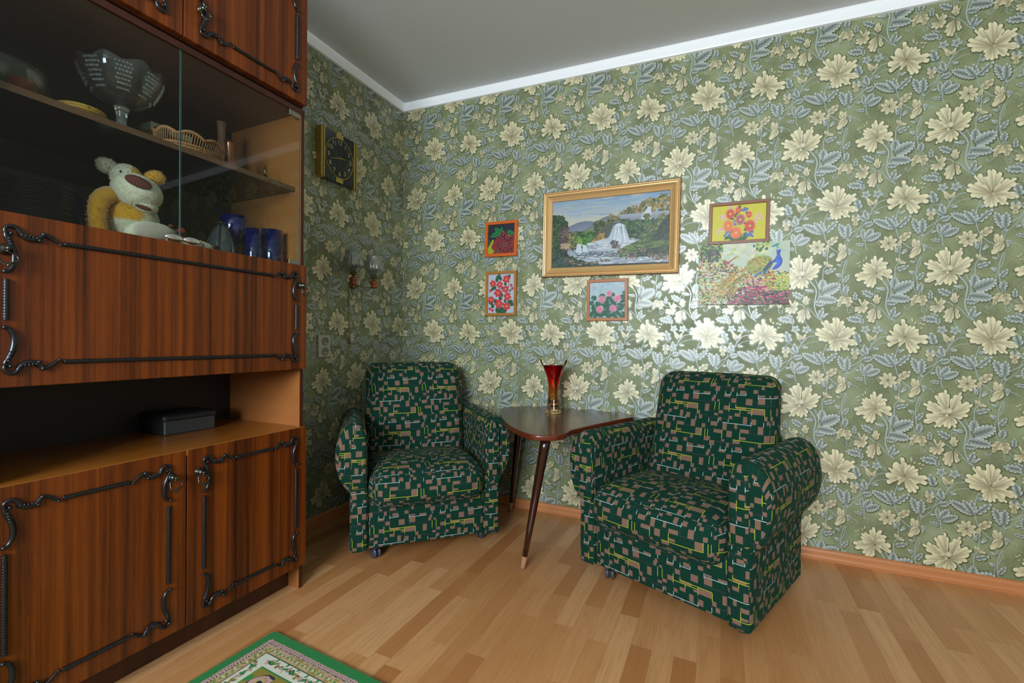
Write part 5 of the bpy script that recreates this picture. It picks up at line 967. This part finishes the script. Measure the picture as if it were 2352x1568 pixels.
def lilies(p):
    r=random.Random(6); p.grid(0,0,1,1,8,8,lambda x,y:lerpc(lin('#8fb4b4'),lin('#a8bcc8'),min(1,max(0,(y-.35)*2))))
    cl(p,60,(0,1),(.5,1),.05,L_('#b3c4cd','#a2b9c4','#98b2bf'),r,asp=.6); gd,gl=L_('#17503f','#226a52')
    for x,y,s in ((.12,.56,.08),(.36,.6,.09),(.66,.64,.06),(.98,.68,.06),(.92,.52,.13),(.06,.42,.07),(.15,.28,.11),(.25,.40,.09),(.12,.1,.12),(.32,.13,.13),(.55,.12,.13),(.75,.1,.12),(.93,.08,.1),(.62,.36,.15),(.85,.3,.12),(.42,.4,.1),(.55,.52,.1),(.98,.32,.08),(.48,.25,.1),(.75,.5,.09)):
        a=r.uniform(0,6); p.fan((x,y),[(x+s*math.cos(a+t),y+s*.92*math.sin(a+t)) for t in np.linspace(.15,6.1,14)],6,gl,gd,amp=.02,crease=.15,rings=(0,.6,1),sub=2)
    for x,y,s in ((.56,.68,.10),(.35,.52,.12),(.79,.53,.12),(.29,.24,.12),(.67,.26,.12)):
        p.flower((x,y),s,11,lin('#c6527c'),lin('#d995ae'),None,w=.36,rng=r,a0=.2,sq=.95); p.flower((x,y-.005),s*.66,9,lin('#b8406c'),lin('#d7809f'),lin('#d8c84a'),w=.4,rng=r,rc=.32,a0=.5)
def bouquet(p):
    r=random.Random(7); p.poly([(0,0),(1,0),(1,1),(0,1)],lin('#c5bf2c')); gd,gl=L_('#1f4a20','#2f6a2c')
    for i in range(22): x=.28+.022*i; p.leaf((.5+.3*(x-.5),-.03),(x+r.uniform(-.02,.02),.12+r.uniform(0,.1)),.03,1,gd,gl)
    for b,t,w in (((.42,.6),(.3,.66),.05),((.45,.65),(.42,.75),.05),((.5,.9),(.52,.98),.06),((.5,.8),(.44,.72),.05),((.6,.5),(.66,.44),.05),((.62,.25),(.66,.35),.06),((.4,.3),(.36,.2),.06),((.66,.7),(.7,.62),.05),((.6,.2),(.72,.1),.08),((.35,.15),(.25,.05),.08)): p.leaf(b,t,w,3,gd,gl)
    def tiny(cx,cy,n,s,c1,c2,sp=.06):
        for i in range(n): p.flower((cx+r.uniform(-sp,sp),cy+r.uniform(-sp*1.5,sp*1.5)),s,5,c1,c2,None,w=.8,rng=r,sq=1.5,a0=r.random())
    b1,b2=L_('#2c4488','#5a78b4'); k1,k2=L_('#a86a72','#dfc0ae')
    tiny(.61,.82,9,.028,b1,b2); tiny(.29,.24,9,.028,b1,b2,.07); tiny(.70,.17,9,.028,b1,b2,.07); tiny(.46,.50,5,.025,b1,b2,.04)
    tiny(.38,.92,6,.035,k1,k2); tiny(.20,.65,6,.035,k1,k2,.05); tiny(.86,.60,8,.038,k1,k2,.06); tiny(.17,.28,6,.035,k1,k2,.05)
    for x,y,s,c1,c2 in ((.34,.76,.10,'#c22f34','#cf4038'),(.49,.85,.065,'#b83028','#cf4434'),(.69,.70,.065,'#b83028','#cf4434'),(.53,.58,.105,'#93324e','#a8506a'),(.31,.43,.115,'#d2562a','#dd7040'),(.71,.39,.115,'#b82e3c','#c8403c'),(.46,.22,.12,'#d4502c','#e07048')):
        p.flower((x,y),s,18,lin(c2),lin(c2),lin('#5a1a2a'),w=.3,rng=r,rc=.30,sq=1.5); p.blob((x,y),s*.24,s*.32,lin('#c9b93a'),r,n=9,j=.1)
def peacock(p):
    r=random.Random(8)
    def bg(x,y): return lerpc(lin('#c7c3b4'),lin('#a9c3b0'),.5+.5*math.sin(x*9+y*7)*.6)
    p.grid(0,0,1,1,16,16,bg)
    cl(p,120,(.2,.8),(.72,1),.02,L_('#b9cdb4','#d3cfbc','#a2be6c','#c8d29a'),r,asp=1.3,stretch=1.5,fn=lambda x,z:r.random()<.5)
    cl(p,40,(.62,.8),(.86,1),.014,L_('#8fae3c','#c9b24c','#23624c','#b9c86a'),r)
    def mass(x,z): return z<.62+.33*max(0,.45-x)*2.2-.25*max(0,x-.5) or (x<.25)
    pal=L_('#2c5a26','#7f9e2a','#c49c44','#241a28','#175a3c','#a82c44','#d8c47c','#7a2628','#a0b44a','#c8943c','#3a2438','#cfd6b4','#6f9e3a','#1a3a24','#d2a860')
    cl(p,3800,(0,1),(0,.98),.0095,pal,r,asp=1.35,n_=6,j=.45,stretch=1.2,fn=mass)
    cl(p,1100,(.35,1),(0,.28),.0095,L_('#2d2230','#5d2340','#c03a62','#2a1f36','#1f5a44','#c76a94','#3c7a40','#a82c4c'),r,asp=1.2,stretch=1.4,n_=6)
    cl(p,420,(.72,1),(.22,.52),.0095,L_('#b4be3a','#9cb83c','#c7b660','#6f9a38','#d1cf9a'),r,asp=1,stretch=1.6,n_=6,fn=lambda x,z:z<.5-.3*(1-x))
    cl(p,110,(.55,.85),(.2,.42),.0095,L_('#a02a4c','#c24a78','#8a1c3c','#d88aa8'),r,stretch=1.8,asp=.8)
    cl(p,320,(0,.27),(.72,1),.012,L_('#2f3a30','#3b2a3a','#4b7a38','#8aa83c','#5a2438','#1f5a3c'),r,fn=lambda x,z:r.random()<.7)
    for i in range(190):                                     # long sweeping tail
        t=(i*.37)%1; x1=.02+.42*r.random(); z1=.02+.40*r.random(); q0=r.random()*.8; q1=min(1,q0+.25+.2*r.random()); f=lambda u:((1-u)**2*(.62)+2*u*(1-u)*.42+u*u*x1,(1-u)**2*(.5+.14*t)+2*u*(1-u)*(.40+.12*t)+u*u*z1); p.stroke([f(q0),f((q0+q1)/2),f(q1)],.006,pal[(0,1,2,4,9,12,7,2)[r.randrange(8)]],up=i%10==0,taper=False)
    for i in range(16): x,z=.1+.5*r.random(),.1+.42*r.random(); p.blob((x,z),.017,.02,lin('#c8d6c8'),r,n=7); p.blob((x+.003,z),.008,.01,lin('#7f9e6a'),r,n=6)
    p.poly(spline([(.32,.65),(.42,.76),(.44,.80),(.40,.76),(.30,.66)],4,True)[::-1],lin('#9c3a30'))
    bd=[(.56,.70),(.64,.76),(.74,.78),(.80,.75),(.83,.68),(.82,.60),(.76,.52),(.68,.48),(.60,.50),(.55,.60)]
    p.fan((.70,.62),bd,8,lin('#a9a05a'),lin('#8a9a4a'),amp=.01,crease=.05,closed=True)
    cl(p,330,(.57,.80),(.52,.75),.0075,L_('#c4963c','#9a3a28','#d3c27a','#6a8a3a','#3f5f2a','#c9b35a'),r,asp=1.1,n_=6,fn=lambda x,z:((x-.69)/.13)**2+((z-.63)/.13)**2<1)
    p.poly([(.74,.48),(.83,.66),(.80,.70),(.72,.55)][::-1],lin('#1c4c6c')); p.poly([(.62,.43),(.71,.50),(.72,.54),(.64,.47)][::-1],lin('#1f4fc0')); p.poly([(.66,.44),(.80,.46),(.83,.50),(.72,.46)][::-1],lin('#c9862c'))
    p.fan((.87,.66),[(.80,.66),(.84,.71),(.865,.78),(.862,.87),(.885,.90),(.905,.86),(.90,.78),(.925,.70),(.915,.62),(.87,.56),(.81,.54)],5,lin('#3a74d8'),lin('#1c48b4'),amp=.01,crease=.12)
    p.stroke([(.875,.84),(.878,.76),(.885,.68)],.012,lin('#7fa8e0')); p.fan((.895,.87),[(.87,.84),(.868,.89),(.885,.905),(.91,.885),(.95,.845),(.92,.84)],3,lin('#c8d4c8'),lin('#8fb0a8'),amp=.01,crease=.05); p.poly([(.895,.865),(.93,.865),(.95,.845),(.91,.85)][::-1],lin('#1f4a50'))
    for a in range(6): p.stroke([(.872,.89),(.85+.006*a,.92+.006*a)],.004,lin('#3f9a6a'),up=a==0,sm=1); p.blob((.822+.012*a,.925+.006*a),.013,.014,L_('#1f5fa8','#2f9a6a')[a%2],r,n=7,j=.2)
ogee=[(0,0),(0,.026),(.10,.031),(.16,.030),(.22,.024),(.30,.023),(.36,.034),(.44,.036),(.5,.033),(.52,.028),(.60,.024),(.84,.016),(.9,.0175),(.95,.016),(1,.008)]
flat=[(0,0),(0,.013),(.08,.015),(.9,.015),(1,.0125),(1,.006)]
bigp=picture('gilt_framed_picture','large waterfall landscape in a wide beaded gilt frame, biggest picture on the wall',-.928,1.333,.733,.472,1.35,.052,ogee,M_gold,waterfall,lean=1.2)
mb=MB(); w,h=.3665-.004,.236-.004
for a,b,n in (((-w,-h),(w,-h),84),((w,-h),(w,h),54),((w,h),(-w,h),84),((-w,h),(-w,-h),54)):
    for i in range(n):
        x=a[0]+(b[0]-a[0])*i/n; z=a[1]+(b[1]-a[1])*i/n; mb.ball((x,-.0285,z),.0040 if i%3 else .0026,6,sc=(1,.7,1))
fr=[c for c in bigp.children if c.name.startswith('frame')][0]; mb.build('beaded_edge',[M_gold],fr); mb=MB()
for q in (((-w-.0048,-.0275,-h-.0048),(w+.0048,-.020,-h+.0062)),((-w-.0048,-.0275,h-.0062),(w+.0048,-.020,h+.0048)),((-w-.0048,-.0275,-h),(-w+.0062,-.020,h)),((w-.0062,-.0275,-h),(w+.0048,-.020,h))): mb.box(*q)
mb.build('bronze_border',[M_goldd],fr)
def fwood(n,c,gl=.35): return veneer(n,[(.2,c[0]),(.5,c[1]),(.8,c[2])],gl,8,8,.35,seed=len(n),streak=.5)
picture('cherry_picture','small picture of dark red cherries in a bright orange frame',-1.3085,1.4815,.2135,.2105,1.6,.0185,flat,mat('bright_orange_frame','#c8601c',.4,coat=.3),cherries)
picture('red_flower_picture','small tall picture of red star flowers on grey in a yellowish brown wood frame',-1.304,1.127,.206,.266,.6,.0165,flat,fwood('golden_brown_frame_wood',('#8a5718','#a06a22','#b37c30')),redflowers)
picture('water_lily_picture','square picture of pink water lilies in a light wooden frame below the waterfall picture',-.6745,1.088,.2225,.2245,.2,.0165,flat,fwood('light_pine_frame',('#9c5a28','#ab6832','#b8763e')),lilies)
picture('bouquet_picture','bouquet on a yellow ground in a brown wooden frame, above the peacock canvas',-.0615,1.4495,.261,.2015,1.4,.0155,flat,fwood('medium_brown_frame',('#6e3d1c','#7c4a26','#88532c')),bouquet)
picture('peacock_canvas','unframed canvas of a blue-necked peacock among flowers',-.108,1.157,.387,.2905,1.0,0,None,None,peacock)
# ---------------------------------------------------------------- wall clock
M_clk=mat('dark_marbled_dial','#10161c',.2,coat=.2); g=NT(M_clk); tc=g.n('TexCoord').outputs['Object']; g.link(g.ramp(g.n('TexNoise',{'Vector':tc,'Scale':45.0,'Detail':4.0}).outputs[0],[(.35,'#04060a'),(.52,'#0c1218'),(.7,'#323e46')]),'Base Color')
M_cgold=mat('brushed_gold_strip','#b59a4c',.35,metal=.5); M_dgold=mat('dial_gold_paint','#b8a650',.4,metal=.3); M_num=mat('pale_gold_numerals','#c4c090',.45)
ck=thing('wall_clock','square dark marbled wall clock with gold side strips on the left wall','clock',(XL,1.851,1.969))
cw,chh=.127,.133; MX=Matrix.Translation((0,0,0))
MB().box((0,-cw,-chh),(.036,cw,chh),bev=.002).build('clock_body',[M_clk],ck)
for sg in (-1,1):
    mb=MB(); c=sg*(cw-.012); mb.box((.002,min(c-sg*.012,c+sg*.014),-chh-.001),(.040,max(c-sg*.012,c+sg*.014),chh+.001),bev=.002); mb.build('side_strip',[M_cgold],ck)
    mb=MB(); mb.box((.0402,sg*(cw-.0115)-.0015,-chh),(.0412,sg*(cw-.0115)+.0015,chh)); mb.build('dark_groove',[M_int],ck)
mb=MB(); mb.tube([(.0365,.099*math.cos(a),.108*math.sin(a)) for a in np.linspace(0,2*math.pi,96,endpoint=False)],.0022,6,closed=True); mb.build('dial_ring',[M_dgold],ck)
for sg in (-1,1): MB().box((.0358,-.025,sg*.121-.0115),(.0372,.025,sg*.121+.0115)).build('gold_tab',[M_dgold],ck)
rot=Matrix(((0,0,1,0),(1,0,0,0),(0,1,0,0),(0,0,0,1)))
for k in range(1,13):
    cu=bpy.data.curves.new('numeral','FONT'); cu.body=str(k); cu.size=.034; cu.align_x='CENTER'; cu.align_y='CENTER'; cu.extrude=.0004; o=bpy.data.objects.new('numeral',cu); C.objects.link(o)
    dg=bpy.context.evaluated_depsgraph_get(); me=bpy.data.meshes.new_from_object(o.evaluated_get(dg)); C.objects.unlink(o); bpy.data.objects.remove(o)
    me.materials.clear(); me.materials.append(M_num); n=bpy.data.objects.new('numeral',me); C.objects.link(n); n.parent=ck
    a=math.pi/2-2*math.pi*k/12; n.matrix_local=Matrix.Translation((.0369,.077*math.cos(a),.085*math.sin(a)))@rot
def hand(L,w,ang,z): mb=MB(); a=R(90-ang); u=Vector((0,math.cos(a),math.sin(a))); v=Vector((0,-math.sin(a),math.cos(a))); b=Vector((z,0,0)); mb.add([b-u*L*.15+v*w,b-u*L*.15-v*w,b+u*L-v*w*.4,b+u*L+v*w*.4],[(0,1,2,3)],smooth=False); P=[tuple(p) for p in mb.v]; mb2=MB(); mb2.add(P+[(p[0]+.0008,p[1],p[2]) for p in P],[(0,1,2,3),(7,6,5,4),(0,4,5,1),(1,5,6,2),(2,6,7,3),(3,7,4,0)],smooth=False); return mb2
hand(.045,.0026,80,.0385).build('hour_hand',[M_dgold],ck); hand(.075,.0022,254,.040).build('minute_hand',[M_dgold],ck)
MB().ball((.0405,0,0),.004,12).build('hand_cap',[M_dgold],ck)
# ---------------------------------------------------------------- wall lamp
M_lglass=frost(thin_glass('pressed_clear_glass','#eef2f0',.06,1.6,1.8),'#d8e0dc',.10); M_turn=mat('varnished_turned_wood','#84380c',.18,coat=.9,coatr=.08); M_brs=mat('aged_lamp_brass','#8a7846',.28,metal=.85); M_sock=mat('dark_lamp_socket','#17141a',.35)
lp=thing('wall_lamp','unlit two-armed wall lamp with pressed glass shades and turned wood collars','lamp',(XL,1.99,1.30))
MB().lathe([(0,0),(.028,0),(.030,.004),(.022,.012),(.009,.018),(0,.02)],28,M=Matrix.Rotation(R(90),4,'Y')).build('wall_plate',[M_brs],lp)
for sg,(yy,zz,xx) in ((-1,(-.082,.0,.085)),(1,(.082,.0,.085))):
    P=spline([(.012,0,.01),(.05,sg*.02,-.018),(.085,sg*.055,-.012),(xx,yy,zz+.012)],8)
    a=MB().tube(P,.0032,8).build('arm',[M_brs],lp)
    b=(xx,yy,zz); T=Matrix.Translation(b)
    MB().lathe([(0,-.034),(.004,-.032),(.006,-.028),(.003,-.024),(.008,-.02),(0,-.018)],16).build('finial',[M_brs],a,M=T)
    MB().lathe([(0,-.021),(.018,-.02),(.023,-.014),(.023,-.006),(.019,0),(.019,.002),(.024,.008),(.024,.018),(.018,.024),(0,.025)],28).build('wooden_collar',[M_turn],a,M=T)
    MB().lathe([(0,.024),(.009,.024),(.006,.032),(.012,.038),(.023,.042),(.024,.046),(.012,.05),(0,.05)],24).build('brass_cup',[M_brs],a,M=T)
    MB().lathe([(0,.048),(.018,.05),(.020,.06),(.018,.066),(.020,.07),(.018,.082),(.008,.088),(0,.089)],24).build('lamp_socket',[M_sock],a,M=T)
    prf=[(.021,.050),(.030,.058),(.038,.070),(.041,.078),(.052,.084),(.054,.092),(.054,.128),(.052,.134),(.047,.137),(.041,.145),(.043,.158),(.046,.166),(.0445,.166),(.039,.146),(.043,.135),(.049,.13),(.0505,.092),(.047,.088),(.037,.08),(.027,.064),(.019,.052)]
    def lm(r,z,an,t): k=1+(.075*abs(math.cos(7*an))**.4-.05 if .083<z<.136 else .02*abs(math.cos(12*an))*(z>.137)+.015*abs(math.cos(9*an))); return (r*k,z+(.004*abs(math.cos(12*an)) if z>.16 else 0))
    MB().lathe(prf,84,mod=lm).build('glass_shade',[M_lglass],a,M=T)
# ---------------------------------------------------------------- socket, switch, cords
M_ivory=mat('ivory_plastic','#b9bba8',.35,coat=.3)
so=thing('double_socket','ivory double wall socket beside the cabinet','socket',(XL,1.777,.943))
MB().box((0,-.040,-.060),(.012,.040,.060),bev=.004).build('socket_plate',[M_ivory],so)
for zc in (-.027,.027):
    mb=MB(); M=Matrix.Translation((.0095,.003,zc))@Matrix.Rotation(R(90),4,'Y'); mb.lathe([(0,.0035),(.017,.0035),(.0178,.008),(.0215,.008),(.022,.0),(0,0)],28,M=M); w_=mb.build('socket_well',[mat('socket_well_plastic','#989a88',.4)],so)
    for yy in (-.0085,.0095): MB().lathe([(0,.0),(.0026,.0),(.0026,.0045),(0,.0045)],12,M=Matrix.Translation((.0095,.003+yy,zc))@Matrix.Rotation(R(90),4,'Y')).build('pin_hole',[M_black],w_)
sw=thing('lamp_switch','small ivory pull switch hanging on the lamp cord','switch',(XL,1.970,.985))
mb=MB(); mb.ball((.012,0,0),.03,20,sc=(.38,.42,1.0)); mb.build('switch_body',[mat('off_white_plastic','#c5c4bb',.35)],sw); MB().box((.01,-.016,-.014),(.016,-.010,.004),bev=.001).build('switch_button',[mat('yellowed_button','#a88d5c',.4)],sw)
crd=tag(MB().tube(spline([(XL+.006,1.955,1.262),(XL+.007,1.958,1.18),(XL+.007,1.962,1.08),(XL+.008,1.966,1.012)],8),.0024,8).build('power_cable',[mat('yellowed_cord','#a2905e',.5)]),'thin yellowish cord from the wall lamp down to the switch','cord')
tag(MB().tube(spline([(XL+.006,1.972,.957),(XL+.005,1.96,.948),(XL+.005,1.90,.945),(XL+.005,1.819,.944)],8),.0024,8).build('power_cable',[mat('pale_cord','#a9a283',.5)]),'thin pale cord from the switch across to the double socket','cord')
